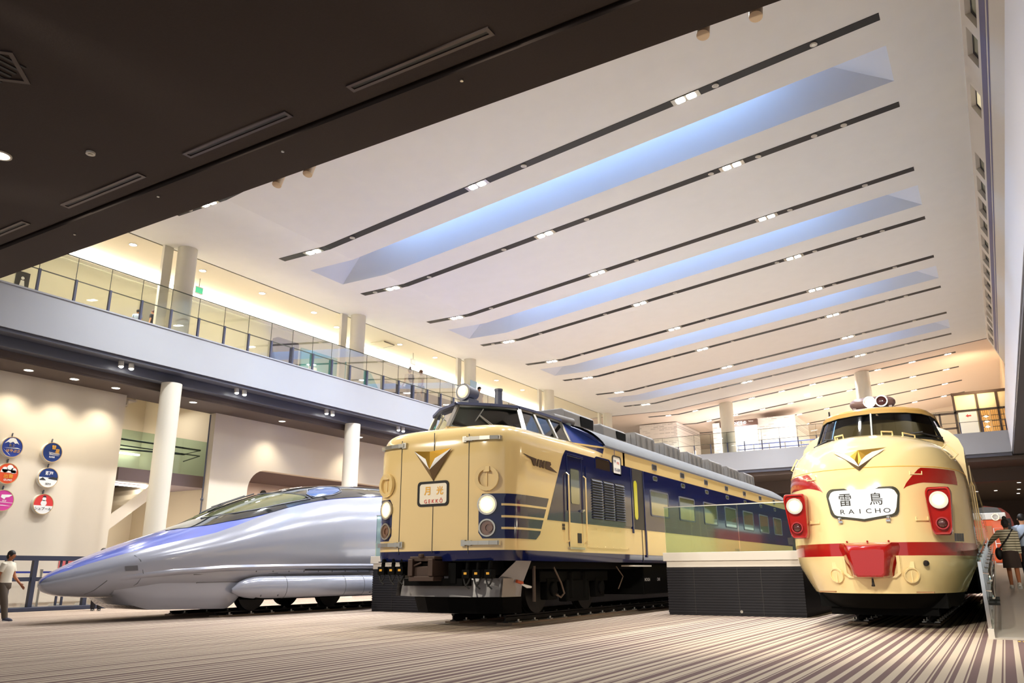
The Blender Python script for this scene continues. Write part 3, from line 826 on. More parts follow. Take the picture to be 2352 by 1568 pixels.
# sill under the windows
f = MB()
for sg in (0, 1):
    for i in range(5):
        f.bar(B3[sg][i]+Vector((0, 0, -.01)), B3[sg][i+1]+Vector((0, 0, -.01)), .05, .035)
f.build('window_sill', M['cream'], night)
names = [('windscreen', 0, 2), ('cab_side_window', 2, 3), ('cab_side_window', 3, 4)]
for sg in (0, 1):
    for nm, i, j in names:
        q = [B3[sg][i], B3[sg][j], T3[sg][j], T3[sg][i]]
        cc = sum(q, Vector())/4
        f = MB()
        for k in range(4):
            f.bar(q[k], q[(k+1) % 4], .045, .04)
        fr = f.build('%s_frame' % nm, M['steel'], night)
        if nm == 'windscreen':
            q = [B3[sg][0], B3[sg][1]+Vector((.0, -.0, 0)), B3[sg][2], T3[sg][2], T3[sg][1], T3[sg][0]]
            g = MB(); g.add(q, [(0,1,4,5), (1,2,3,4)])
        else:
            g = MB(); g.ngon(q)
        g.build('pane', M['cabglass'], fr)
# extra pillar splitting the side windows
for sg in (0, 1):
    m1, m2 = (B3[sg][3]+B3[sg][4])/2, (T3[sg][3]+T3[sg][4])/2
    for p_, q_ in ((B3[sg][3], T3[sg][3]), (B3[sg][4], T3[sg][4]), (m1, m2)):
        f = MB(); f.bar(p_, q_, .06, .05); f.build('window_pillar', M['steel'], night)
f = MB(); f.bar(B3[0][0]+Vector((0, -.02, 0)), T3[0][0]+Vector((0, -.02, 0)), .075, .05)
f.build('centre_pillar', M['steel'], night)
for sg in (0, 1):
    f = MB(); f.bar(B3[sg][2]+Vector((0, -.015, 0)), T3[sg][2]+Vector((0, -.015, 0)), .08, .05); f.build('corner_pillar', M['steel'], night)
# cab interior: floor, back wall, seats, desk
f = MB(); f.box((NX-1.05, NY+3.2, 3.4), (NX+1.05, NY+3.3, 3.85)); f.box((NX-.9, NY+1.3, 3.4), (NX+.9, NY+1.5, 3.52)); f.box((NX+.3, NY+2.2, 3.4), (NX+.75, NY+2.35, 3.75)); f.box((NX-.75, NY+2.2, 3.4), (NX-.3, NY+2.35, 3.75))
f.build('cab_interior', mat('cab_interior_green', srgb(92, 100, 92), .7), night)
# wipers
for sg, x in ((0, .62), (1, -.62)):
    w0 = lerp(B3[sg][0], B3[sg][2], .62)+Vector((0, -.05, .02)); w1 = lerp(lerp(B3[sg][0], B3[sg][2], .40), lerp(T3[sg][0], T3[sg][2], .40), .52)+Vector((0, -.06, .03))
    f = MB(); f.tube([w0, w1], .010, 6); f.tube([w0+Vector((.05, 0, 0)), w1+Vector((.02, 0, 0))], .008, 6)
    d = Vector((.06*(1 if sg == 0 else -1), .05, .12)); f.bar(w1-d, w1+d, .02, .02)
    f.build('wiper', M['steel'], night)
# roof headlamp
hl = Vector((NX, NY+.86, 4.20))
f = MB(); f.cyl(hl+Vector((0, .40, .02)), hl+Vector((0, .03, 0)), .11, .15, n=24); f.ring(hl, (0, 1, 0), .12, .16, .05); f.box((hl.x-.1, hl.y+.05, 3.98), (hl.x+.1, hl.y+.4, 4.08))
p = f.build('roof_headlamp', M['bluegrey'], night, smooth=40)
f = MB(); f.ell(hl+Vector((0, .0, 0)), (.122, .05, .122)); f.build('lens', M['headlamp'], p, smooth=60)
f = MB(); f.ell(hl+Vector((0, -.03, 0)), (.082, .035, .082)); f.build('bulb', M['bulb'], p, smooth=60)
f = MB(); f.cyl((NX+.12, NY+1.95, 4.05), (NX+.12, NY+1.95, 4.42), .085, .075, n=16); f.cyl((NX+.12, NY+1.95, 4.40), (NX+.12, NY+1.95, 4.44), .085, n=16)
f.build('roof_antenna', M['bluegrey'], night, smooth=40)
f = MB(); f.cyl((NX+.5, NY+3.5, 4.08), (NX+.62, NY+4.2, 4.06), .09, n=14); f.build('horn_cover', M['acgrey'], night, smooth=40)
# main roof
f = MB(); rows = []
for y in (NY+4.1, NY+4.6, 20, 26, EY1-.5, EY1-.12, EY1):
    kk = 1.0 if y < EY1-.2 else (.93 if y < EY1-.05 else .75)
    rows.append([Vector((NX+1.465*q, y, 3.44+.60*kk*max(0, 1-abs(q)**2.7)**.8)) for q in [math.sin((-1+2*i/28)*PI/2) for i in range(29)]])
f.grid(rows); f.build('roof', M['roofgrey'], night, smooth=40)
f = MB()
for sx in (-1, 1): f.bar((NX+sx*1.475, NY+4.0, 3.435), (NX+sx*1.475, EY1, 3.435), .05, .035)
f.build('gutter', M['bluegrey'], night)
# roof units
def unit(y0, y1, x0, x1, h, ribs, z=4.04):
    f = MB(); xm = (x0+x1)/2
    f.prism([(x0, y0, z-.12), (x1, y0, z-.12), (x1-.03, y0, z+h-.06), (x1-.1, y0, z+h), (x0+.1, y0, z+h), (x0+.03, y0, z+h-.06)], (0, y1-y0, 0))
    if not ribs: o = f.build('roof_unit', M['acgrey'], night, bevel=.02)
    g = f if ribs else MB()
    if ribs:
        for k in range(9):
            x = lerp(x0+.08, x1-.08, k/8); g.box((x-.015, y0-.02, z), (x+.015, y0, z+h-.05))
        for k in range(3):
            y = lerp(y0+.2, y1-.2, k/2); g.box((x1-.02, y-.03, z-.04), (x1+.03, y+.03, z+h-.1))
        g.build('roof_unit', M['acgrey'], night)
    else:
        g.box((x1-.035, y0+.75, z+.02), (x1+.0, y1-.1, z+h-.08)); g.build('louvre', M['dark'], o)
unit(15.1, 16.6, NX-.6, NX+.6, .32, False); unit(17.1, 18.5, NX-.6, NX+.6, .28, False)
for i in range(6): unit(19.0+2.05*i, 20.2+2.05*i, NX-.66, NX+.7, .34, True)
# emblem on the front: white and gold winged V
e = MB()
V0 = lambda dx, z, o: N.front(dx, z, o)
for sg in (1, -1):
    tip, mid, apex, low = V0(sg*.41, 2.975, .05), V0(0, 2.93, .13), V0(0, 2.66, .13), V0(sg*.0, 2.44, .02)
    inner = V0(sg*.07, 2.80, .12)
    c1 = [V0(sg*.41, 2.975, .05), V0(sg*.22, 2.875, .09), V0(sg*.10, 2.81, .115), V0(sg*.045, 2.70, .13), V0(0, 2.62, .13)]
    e.mat(1); e.ngon([tip]+c1[1:]+[V0(sg*.15, 2.75, .10)], flip=(sg < 0))
    e.mat(0); e.ngon([mid, tip]+[c1[1], c1[2], c1[3], c1[4]][0:4], flip=(sg > 0))
    e.mat(2); e.ngon([tip, V0(sg*.15, 2.75, .10), V0(0, 2.62, .13), low], flip=(sg < 0))
    e.mat(0); e.ngon([tip, low, V0(0, 2.93, .0), mid])
ep = e.build('emblem', [M['gold'], M['whiteink'], mat('bronze_emblem', srgb(124, 104, 78), .35, .6)], night)
# destination sign
def fpoly(mb, pts, off):
    mb.ngon([N.front(dx, z, off) for dx, z in pts])
f = MB()
P = rrect(0.0, 2.215, .335, .215, .07, 6); Q = rrect(0.0, 2.215, .295, .175, .05, 6)
rows = [[N.front(a, c, -.02) for a, c in P], [N.front(a, c, .018) for a, c in P], [N.front(a, c, .018) for a, c in Q], [N.front(a, c, .004) for a, c in Q]]
f.grid(rows, closed=True)
sg_ = f.build('destination_sign', M['rubber'], night, smooth=30)
f = MB(); f.ngon([N.front(a, c, .008) for a, c in Q]); f.build('sign_face', M['signface'], sg_)
f = MB(); o = N.front(0.02, 2.255, .012)
text(f, '月', N.front(-.125, 2.265, .010), (1,0,0), (0,0,1), .145, .02); text(f, '光', N.front(.145, 2.265, .010), (1,0,0), (0,0,1), .145, .02)
f.mat(1); text(f, 'G E K K Ō', N.front(.01, 2.095, .010), (1,0,0), (0,0,1), .085, .012, sx=1.0)
f.build('sign_lettering', [M['inkgold'], M['inkred']], sg_)
# round covers, lamps, hinge bars
for sg in (1, -1):
    c_ = N.front(sg*1.075, 2.42, .0); nn = (N.front(sg*1.075, 2.42, .1)-c_).normalized()
    f = MB(); f.ring(c_, nn, .145, .21, .055, 28); p = f.build('round_cover', M['cream'], night, smooth=30)
    f = MB(); f.disc(c_+nn*.006, nn, .15, 28); f.bar(c_+nn*.015+Vector((0, 0, -.16)), c_+nn*.015+Vector((0, 0, .1)), .014, .014); f.obox(c_+nn*.03+Vector((0, 0, .15)), (.06, 0, 0), nn*.03, (0, 0, .045)); f.build('cover_disc', M['cream'], p)
    for z, R, nm in ((1.985, .165, 'headlamp'), (1.605, .14, 'tail_lamp')):
        c_ = N.front(sg*1.08, z, 0); nn = (N.front(sg*1.08, z, .1)-c_).normalized()
        f = MB(); f.ring(c_, nn, R*.86, R*1.04, .03, 28); p = f.build(nm, M['steel'], night, smooth=30)
        f = MB()
        x = Vector((0,0,1)).cross(nn).normalized()
        if nm == 'headlamp': f.ell(c_+nn*.01, (R*.86, R*.86, .03), ax=(x, Vector((0,0,1)), nn))
        else:
            f.disc(c_+nn*.006, nn, R*.86, 24); f.ring(c_+nn*.008+x*.03, nn, R*.42, R*.5, .02, 20)
        if nm == 'headlamp': g = MB(); g.ell(c_+nn*.025, (R*.6, R*.6, .03), ax=(x, Vector((0,0,1)), nn)); g.build('bulb', M['bulb'], p, smooth=60)
        f.build('lens', M['headlamp'] if nm == 'headlamp' else mat('brown_lens', srgb(120, 88, 70), .15, coat=1), p, smooth=60)
    for z in (3.10, 1.365):
        pts = [N.front(sg*d, z, .05) for d in (.66, .78, .95, 1.12, 1.24)]
        f = MB()
        for a, c2 in zip(pts, pts[1:]): f.bar(a, c2, .03, .065)
        f.bar(pts[0], pts[0]+Vector((0, .06, 0)), .08, .10); f.bar(pts[-1], pts[-1]+Vector((0, .09, 0)), .05, .07); f.bar(pts[1], pts[1]+Vector((0, .07, 0)), .06, .08)
        f.build('hinge_bar', M['steel'], night)
# ---- details of the visible right side
def sp(y, z, off=.008): return Vector((EX+off, y, z))
def splate(name, y0, y1, z0, z1, m, off=.01, r=.06, parent=None, th=.012, n=5):
    f = MB(); P = rrect((y0+y1)/2, (z0+z1)/2, (y1-y0)/2, (z1-z0)/2, r, n)
    f.prism([sp(a, c, off-th) for a, c in P], (th, 0, 0)); return f.build(name, m, parent or night)
def sframe(name, y0, y1, z0, z1, m, w=.03, off=.018, r=.07, parent=None):
    f = MB(); P = rrect((y0+y1)/2, (z0+z1)/2, (y1-y0)/2, (z1-z0)/2, r); Q = rrect((y0+y1)/2, (z0+z1)/2, (y1-y0)/2-w, (z1-z0)/2-w, max(.01, r-w))
    f.grid([[sp(a, c, 0) for a, c in P], [sp(a, c, off) for a, c in P], [sp(a, c, off) for a, c in Q], [sp(a, c, 0) for a, c in Q]], closed=True)
    return f.build(name, m, parent or night)
for i in range(7):
    y = 17.6+1.98*i
    fr = sframe('passenger_window', y, y+1.2, 2.13, 2.74, M['bluegrey'], .035); splate('pane', y+.03, y+1.17, 2.16, 2.71, M['trainglass'], .009, .05, fr)
    fr = sframe('berth_window', y+.22, y+.52, 3.22, 3.36, M['bluegrey'], .02, .014, .04); splate('pane', y+.24, y+.50, 3.24, 3.34, M['black'], .009, .03, fr)
    fr = sframe('berth_window', y+.24, y+.52, 2.97, 3.08, M['bluegrey'], .018, .014, .04); splate('pane', y+.26, y+.50, 2.985, 3.065, M['trainglass'], .009, .03, fr)
# cab door with handrails
dr = splate('cab_door', 13.40, 13.98, 1.34, 3.03, M['navy'], .012, .05, None, .012)
f = MB(); f.box((EX+.010, 13.42, 1.34), (EX+.0135, 13.97, 1.785)); f.build('lower_panel', M['cream'], dr)
f = MB(); f.box((EX+.0, 13.36, 3.03), (EX+.03, 14.04, 3.07)); f.box((EX, 13.36, 2.0), (EX+.02, 13.40, 3.05)); f.box((EX, 13.98, 2.0), (EX+.02, 14.02, 3.05)); f.build('door_frame', M['navy'], dr, bevel=.008)
splate('door_window', 13.50, 13.86, 2.14, 2.80, M['trainglass'], .02, .05, dr)
f = MB(); f.bar(sp(13.90, 2.02, .05), sp(13.99, 2.04, .05), .03, .03); f.bar(sp(13.93, 2.02, .0), sp(13.93, 2.02, .05), .03, .05); f.build('door_handle', M['steel'], dr)
f = MB(); f.box((EX+.012, 13.74, 1.42), (EX+.022, 13.90, 1.60)); f.build('number_plate', M['ink'], dr)
f = MB(); f.box((EX, 13.36, 1.30), (EX+.05, 13.98, 1.335)); f.build('door_step', M['steel'], dr)
for y in (13.33, 14.06):
    f = MB(); f.tube([sp(y, 1.42, .01), sp(y, 1.46, .06), sp(y, 2.66, .06), sp(y, 2.7, .01)], .016, 8); f.build('handrail', M['cream'], night, smooth=40)
f = MB()
for y, z in ((13.14, 1.64), (13.14, 1.70), (13.20, 1.64), (13.20, 1.70)): f.box((EX+.003, y, z), (EX+.006, y+.045, z+.05))
f.build('class_mark', M['ink'], night)
# small dark window, white notice board, louvre panel, passenger door
fr = sframe('equipment_window', 14.63, 15.40, 2.76, 3.17, M['navy'], .03, .016, .09); splate('pane', 14.66, 15.37, 2.79, 3.14, mat('dark_brown_glass', srgb(52, 42, 34), .1), .009, .07, fr)
nb = sframe('notice_board', 15.50, 15.95, 2.88, 3.30, M['black'], .03, .02, .07); splate('board_face', 15.53, 15.92, 2.91, 3.27, M['whiteink'], .012, .05, nb)
f = MB(); R_, U_ = (0,1,0), (0,0,1)
text(f, '号車', sp(15.62, 3.18, .012), R_, U_, .06, .015)
f.mat(1); text(f, '特急', sp(15.79, 3.15, .012), R_, U_, .06, .015)
f.mat(0); text(f, '西鹿児島', sp(15.74, 3.0, .012), R_, U_, .07, .015)
f.build('board_lettering', [mat('navy_ink', srgb(60, 64, 110), .6), M['inkred']], nb)
pn = splate('louvre_panel', 14.16, 16.42, 1.83, 2.92, M['navy'], .02, .04, None, .02)
f = MB()
for cidx in range(3):
    y0 = 14.40+.57*cidx
    f.mat(0).box((EX+.019, y0, 1.90), (EX+.024, y0+.5, 2.70))
    f.mat(1)
    for k in range(15):
        z = 1.92+k*.052; f.add([(EX+.022, y0+.01, z+.035), (EX+.022, y0+.49, z+.035), (EX+.05, y0+.49, z), (EX+.05, y0+.01, z), (EX+.022, y0+.01, z), (EX+.022, y0+.49, z)], [(0,3,2,1), (3,4,5,2), (0,4,3), (1,2,5)])
f.build('louvre', [M['black'], mat('navy_slat', srgb(18, 24, 46), .35)], pn)
lp = splate('lower_panel', 14.16, 16.25, 1.345, 1.74, M['cream'], .008, .02, None, .008)
f = MB()
for k in range(6):
    for z in (1.37, 1.715): f.ell(sp(14.22+k*.39, z, .008), (.012, .015, .015), 8, 6)
f.build('rivets', M['cream'], lp)
pd = splate('passenger_door', 16.50, 17.22, 1.79, 3.12, M['black'], .009, .08, None, .009)
f = MB(); f.box((EX, 16.45, 1.7), (EX+.03, 16.52, 3.12)); f.box((EX, 17.18, 1.2), (EX+.03, 17.25, 3.12)); f.build('door_frame', M['navy'], pd, bevel=.01)
splate('door_window', 16.62, 16.80, 2.0, 2.86, mat('yellow_lit_glass', srgb(176, 170, 40), .15, emit=.10), .016, .09, pd)
f = MB(); f.box((EX, 16.99, 1.1), (EX+.006, 17.02, 1.79)); f.build('door_gap', M['black'], pd)
f = MB(); f.box((EX-.3, 16.4, 1.0), (EX+.05, 17.35, 1.03)); f.build('door_step', M['cap'], pd)
# winged letter emblem on the side
f = MB()
def em(pts): f.ngon([sp(y, z, .012) for y, z in pts]); f.ngon([sp(y, z, .002) for y, z in pts], True)
em([(11.72+.0, 2.875), (12.0, 2.845), (12.20, 2.83), (12.17, 2.70), (12.09, 2.70), (12.02, 2.80)])
em([(12.235, 2.83), (12.30, 2.83), (12.26, 2.70), (12.20, 2.70)])
em([(12.325, 2.83), (12.40, 2.83), (12.43, 2.77), (12.45, 2.83), (12.51, 2.83), (12.48, 2.69), (12.41, 2.69), (12.385, 2.75), (12.37, 2.69), (12.30, 2.69)])
em([(12.54, 2.83), (12.72, 2.83), (12.74, 2.78), (12.69, 2.75), (12.98, 2.66), (12.52, 2.69)])
f.build('side_emblem', mat('bronze_letters', srgb(92, 72, 60), .25, .7), night)
f = MB(); text(f, 'クハネ581-35', sp(24.6, 1.5, .006), R_, U_, .09, .01); f.build('car_number', M['ink'], night)
# ---- underside: plough, coupler, hoses, bogies, boxes
f = MB()
pl = [(-1.22, .62), (-1.05, .34), (-.6, .12), (0, .05), (.6, .12), (1.05, .34), (1.22, .72)]
f.grid([[(NX+x, NY+y+.15, .50) for x, y in pl], [(NX+x, NY+y+.22, .80) for x, y in pl]])
f.grid([[(NX+x, NY+y+.19, .50) for x, y in pl], [(NX+x, NY+y+.26, .80) for x, y in pl]], flip=True)
f.grid([[(NX+x, NY+y+.15, .50) for x, y in pl], [(NX+x, NY+y+.19, .50) for x, y in pl]], flip=True)
f.grid([[(NX+x, NY+y+.22, .80) for x, y in pl], [(NX+x, NY+y+.26, .80) for x, y in pl]])
for sg in (1, -1):
    f.add([(NX+sg*1.22, NY+.87, .5), (NX+sg*1.22, NY+.94, .80), (NX+sg*1.12, NY+.5, .8), (NX+sg*1.12, NY+.45, .5)], [(0,1,2,3)])
    f.add([(NX+sg*1.0, NY+.50, .78), (NX+sg*1.22, NY+.80, .50), (NX+sg*1.30, NY+1.15, 1.1), (NX+sg*1.28, NY+.70, 1.1)], [(0,1,2,3)])
    f.add([(NX+sg*.98, NY+.53, .78), (NX+sg*1.19, NY+.83, .50), (NX+sg*1.27, NY+1.18, 1.1), (NX+sg*1.25, NY+.73, 1.1)], [(3,2,1,0)])
f.build('plough', M['skirtgrey'], night, smooth=30)
f = MB(); f.grid([[(NX+x*.86, NY+y+.5, .22) for x, y in pl], [(NX+x*.9, NY+y+.42, .5) for x, y in pl]]); f.build('rail_guard', M['dark'], night)
f = MB(); f.box((NX-.30, NY-.18, .80), (NX+.16, NY-.08, 1.0)); f.box((NX-.32, NY-.25, .84), (NX-.22, NY+.5, 1.12)); f.box((NX+.10, NY-.25, .84), (NX+.2, NY+.5, 1.12)); f.box((NX-.32, NY-.2, 1.08), (NX+.2, NY+.1, 1.16)); f.box((NX-.32, NY-.22, .76), (NX+.2, NY+.1, .84)); f.cyl((NX-.06, NY-.22, 1.14), (NX-.06, NY-.22, 1.20), .05); f.box((NX-.2, NY+0, .85), (NX+.1, NY+.06, 1.06)); f.bar((NX-.24, NY-.2, 1.0), (NX-.05, NY-.22, 1.06), .03)
f.build('coupler', mat('rusty_coupler', srgb(74, 58, 50), .5, .4), night, bevel=.012)
f = MB(); f.box((NX-.6, NY+.02, .68), (NX+.62, NY+.3, .80)); f.box((NX-.9, NY+.3, .85), (NX+1.0, NY+.7, 1.08)); f.box((NX+.35, NY+.0, .72), (NX+.5, NY+.2, 1.05)); f.box((NX+.45, NY-.03, 1.07), (NX+1.15, NY+.2, 1.085)); f.box((NX-1.15, NY-.03, 1.07), (NX-.55, NY+.2, 1.085)); f.build('buffer_beam', M['dark'], night)
for x in (.72, .93, 1.16, -1.10, -.87, -.68):
    z = .87 if x > 0 else .93
    c_ = Vector((NX+x, NY+(.02 if x > 0 else .04), z))
    f = MB(); f.obox(c_, (.075, 0, 0), (0, .06, 0), (0, 0, .07)); f.cyl(c_+Vector((0, 0, .06)), c_+Vector((0, .02, .2)), .035, n=10); p = f.build('jumper_socket', M['dark'], night, bevel=.015)
    f = MB(); f.tube([c_+Vector((-.07, -.01, -.05)), c_+Vector((-.03, -.03, -.15)), c_+Vector((.02, -.03, -.2)), c_+Vector((.06, -.03, -.23))], .014, 6); f.tube([c_+Vector((.07, -.01, -.05)), c_+Vector((.03, -.03, -.15)), c_+Vector((-.02, -.03, -.19))], .014, 6); f.build('strap', M['rubber'], p)
    f = MB(); f.obox(c_+Vector((0, -.062, .01)), (.028, 0, 0), (0, .004, 0), (0, 0, .018)); f.build('yellow_mark', M['inkgold'], p)
def bogie(train, X, Y, gauge=.56, axle=1.05, r=.43, z0=.16, half=.95):
    for ya in (-axle, axle):
        f = MB(); f.cyl((X-gauge-.1, Y+ya, z0+r), (X+gauge+.1, Y+ya, z0+r), .07, n=12)
        for sx in (-1, 1): f.cyl((X+sx*gauge, Y+ya, z0+r), (X+sx*(gauge+.12), Y+ya, z0+r), r, n=28); f.cyl((X+sx*(gauge-.03), Y+ya, z0+r), (X+sx*gauge, Y+ya, z0+r), r+.025, n=28)
        f.build('wheelset', mat('wheel_steel', srgb(34, 32, 30), .45, .5) if 'wheel_steel' not in bpy.data.materials else bpy.data.materials['wheel_steel'], train, smooth=40)
    f = MB()
    for sx in (-1, 1):
        x = X+sx*half
        f.box((x-.06, Y-1.5, .72), (x+.06, Y+1.5, .92)); f.box((x-.09, Y-.5, .35), (x+.09, Y+.5, .75))
        for ya in (-axle, axle): f.box((x-.08, Y+ya-.2, .40), (x+.08, Y+ya+.2, .78)); f.cyl((x-.1*sx, Y+ya, z0+r), (x+.13*sx, Y+ya, z0+r), .13, n=16)
        for ya in (-.3, .3): f.cyl((x, Y+ya, .4), (x, Y+ya, .9), .12, n=14)
    f.box((X-half, Y-.25, .6), (X+half, Y+.25, .95))
    f.build('bogie_frame', M['dark'], train, bevel=.02)
bogie(night, NX, 14.6); bogie(night, NX, 28.6)
f = MB()
for (y0, y1, z0) in ((17.4, 19.2, .4), (19.5, 21.4, .45), (21.8, 24.2, .4), (24.5, 26.2, .5)): f.box((NX-1.3, y0, z0), (NX+1.3, y1, 1.1))
f.box((NX-1.2, 12.2, .95), (NX+1.2, 31.5, 1.09)); f.build('underfloor_box', M['dark'], night, bevel=.02)
f = MB(); f.tube([(NX+1.25, 13.2, .98), (NX+1.32, 13.35, .7), (NX+1.3, 13.5, .52), (NX+1.27, 13.42, .45), (NX+1.24, 13.3, .5)], .018, 8); f.tube([(NX+1.3, 15.9, 1.0), (NX+1.36, 16.1, .8), (NX+1.33, 15.9, .55)], .012, 6); f.tube([(NX+1.2, 12.55, 1.0), (NX+1.2, 12.55, .4)], .03, 8)
f.build('air_hose', mat('brown_hose', srgb(86, 70, 58), .5), night, smooth=40)
f = MB(); f.tube([(NX+1.24, 12.05, .70), (NX+1.26, 12.2, .66), (NX+1.27, 12.32, .65)], [.014, .028, .018], 8); f.build('white_hose_end', M['whiteink'], night, smooth=40)
f = MB(); f.tube([(NX+1.22, 11.92, .75), (NX+1.24, 12.08, .72)], .028, 8); f.build('orange_cap', mat('orange_cap', srgb(196, 84, 40), .5), night, smooth=40)
f = MB()
for i, t_ in enumerate(('MON24', 'CM8')): text(f, t_, (NX+1.305, 17.6+i*.7, .72), R_, U_, .07, .01)
f.build('underframe_lettering', M['whiteink'], night)

def rails(name, X, y0, y1, label, gauge=1.067, pads=True, ytop=.16):
    t = thing('rail_track', (X, (y0+y1)/2, 0), label, 'railway track')
    for sx in (-1, 1):
        x = X+sx*(gauge/2+.033); f = MB()
        f.prism([(x-.065, y0, .03), (x+.065, y0, .03), (x+.06, y0, .045), (x+.012, y0, .06), (x+.012, y0, ytop-.04), (x+.033, y0, ytop-.02), (x+.033, y0, ytop), (x-.033, y0, ytop), (x-.033, y0, ytop-.02), (x-.012, y0, ytop-.04), (x-.012, y0, .06), (x-.06, y0, .045)], (0, y1-y0, 0))
        f.build('rail', mat('rail_steel', srgb(40, 36, 34), .45, .6) if 'rail_steel' not in bpy.data.materials else bpy.data.materials['rail_steel'], t)
        f = MB(); f.box((x-.16, y0-.02, .0), (x+.16, y1, .03)); y = y0+.3; f.mat(1)
        while y < min(y1, y0+12):
            for s2 in (-1, 1):
                f.cyl((x+s2*.1, y, .03), (x+s2*.1, y, .085), .022, n=8); f.box((x+s2*.1-.04, y-.05, .03), (x+s2*.1+.04, y+.05, .05))
            y += .6
        f.build('base_plate', [bpy.data.materials.get('beige_base') or mat('beige_base', srgb(150, 128, 108), .8), M['steel']], t)
    return t
rails('night', NX, 12.6, 33.0, 'dark rail track under the cream and navy train')
# ---------------------------------------------------------------- bonnet-nosed express (warm cream with red)
BX, BY = -1.79, 13.8
Q = Nose(BX, BY, 2.3, 2.4, [(.55, 1.19, .10), (.8, 1.32, .04), (1.1, 1.445, .0), (1.35, 1.455, .0), (2.0, 1.455, .02), (2.3, 1.46, .07), (2.55, 1.43, .15), (2.75, 1.37, .27), (2.92, 1.27, .45), (3.06, 1.12, .74), (3.16, .94, 1.10), (3.23, .74, 1.55), (3.27, .5, 2.1)])
Q.setup_arc(1.4)
bon = thing('express_train', (BX, 20, 0), 'warm cream bonnet nosed express train with red bands and bright white front sign', 'train')
BE = 34.2
TB = BE-BY-2.3+1
zs = [.55, .62, .7, .8, .95, 1.115, 1.315, 1.5, 1.75, 2.0, 2.15, 2.3, 2.42, 2.55, 2.65, 2.75, 2.84, 2.92, 3.0, 3.06, 3.12, 3.16, 3.2, 3.23, 3.25, 3.27]
b = MB()
tb = [1.93, 1.75, 1.6, 1.4, 1.25, 1.08]+[1-i/30 for i in range(30)]; tb = tb+[0]+[-t for t in tb[::-1]]
for za, zb, mi in ((.55, 1.115, 0), (1.115, 1.315, 1), (1.315, 3.27, 0)):
    b.mat(mi); b.grid([[Q.pt(t*.93 if za < 1 and abs(t) <= 1 else t, z) for t in tb if za > 1 or abs(t) <= 1] for z in zs if za <= z <= zb], flip=True)
b.mat(0)
top = [Q.pt(t, 3.27) for t in tb]; n2 = len(top)//2
b.grid([top[:n2+1], top[n2:][::-1]])
# straight body behind the bonnet with its arched roof edge
y0 = BY+3.2
def sect(y, k=1.0, zr=3.78):
    P = [(1.455, .95), (1.455, 1.115), (1.455, 1.315), (1.455, 2.9), (1.46, 3.1), (1.40, 3.28), (1.26, 3.44), (1.0, 3.58), (.6, 3.70), (.25, zr-.02), (0, zr)]
    P = P+[(-x, z) for x, z in P[::-1][1:]]
    return [Vector((BX+x, y, z)) for x, z in P]
rows = [sect(y) for y in (y0, y0+2, 24, 29, BE)]
n_ = len(rows[0])
def sub(i0, i1): return [r[i0:i1+1] for r in rows]
for i0, i1, mi in ((0, 1, 0), (1, 2, 1), (2, 5, 0), (n_-6, n_-3, 0), (n_-3, n_-2, 1), (n_-2, n_-1, 0)):
    b.mat(mi); b.grid(sub(i0, i1), flip=True)
b.mat(2); b.grid(sub(5, n_-6), flip=True)
b.mat(0); b.ngon(rows[-1]); 
b.ngon([p for p in rows[0]], True)
# red whiskers sweeping round both corners
b.mat(1)
for sg in (1, -1):
    rows2 = []
    for i in range(21):
        u = i/20
        t = lerp(.225, .70, u); q_ = min(1, u/.28)
        zt_ = lerp(2.13, 2.475, q_**.75); zb_ = lerp(2.13, 2.235, q_**.6)
        rows2.append([Q.pt(sg*t, lerp(zb_, zt_, k/4), .004) for k in range(5)])
    b.grid(rows2, flip=(sg > 0))
b.build('body', [M['cream2'], M['red'], M['roofgrey']], bon, smooth=40)
f = MB()
pts = [Q.pt(t/20*1.2, 2.50-.0*abs(t), .001) for t in range(-20, 21)]
f.tube(pts, .006, 5); f.build('bonnet_seam', M['inkgold'], bon)
# cab with wrap-round windscreen
cbase = [(0, 2.45, 3.30), (.35, 2.47, 3.295), (.7, 2.56, 3.28), (.98, 2.78, 3.26), (1.13, 3.10, 3.25), (1.20, 3.5, 3.25), (1.22, 4.0, 3.27)]
ctop = [(0, 2.72, 3.83), (.30, 2.74, 3.825), (.60, 2.83, 3.81), (.84, 3.02, 3.79), (.96, 3.28, 3.775), (1.02, 3.62, 3.765), (1.04, 4.05, 3.76)]
CB = [Vector((BX-x, BY+y, z)) for x, y, z in cbase[::-1]]+[Vector((BX+x, BY+y, z)) for x, y, z in cbase[1:]]
CT = [Vector((BX-x, BY+y, z)) for x, y, z in ctop[::-1]]+[Vector((BX+x, BY+y, z)) for x, y, z in ctop[1:]]
f = MB()
lo = [p-Vector((0, 0, .2)) for p in CB]; f.grid([lo, CB], flip=False)
f.build('cab_base', M['cream2'], bon, smooth=40)
def seg(i, j, name, pillar=False):
    f = MB()
    for a, c2 in ((CB[i:j+1], None), (CT[i:j+1], None)):
        for p, q in zip(a, a[1:]): f.bar(p, q, .035, .035)
    f.bar(CB[i], CT[i], .045, .045); f.bar(CB[j], CT[j], .045, .045)
    fr = f.build(name, M['rubber'], bon)
    g = MB(); g.grid([CB[i:j+1], CT[i:j+1]]); g.build('pane', M['cabglass2'], fr, smooth=60)
M['cabglass2'] = glassmat('dark_cab_glass', (.30, .30, .27), 1.5)
seg(0, 2, 'cab_side_window'); seg(2, 6, 'windscreen_frame'); seg(6, 10, 'windscreen_frame'); seg(10, 12, 'cab_side_window')
f = MB(); f.bar(CB[6]+Vector((0, -.012, 0)), CT[6]+Vector((0, -.012, 0)), .03, .03); f.build('windscreen_pillar', M['steel'], bon)
f = MB(); f.box((BX-.9, BY+4.0, 3.2), (BX+.9, BY+4.1, 3.72)); f.build('cab_back_wall', mat('dark_cab', srgb(48, 40, 36), .8), bon)
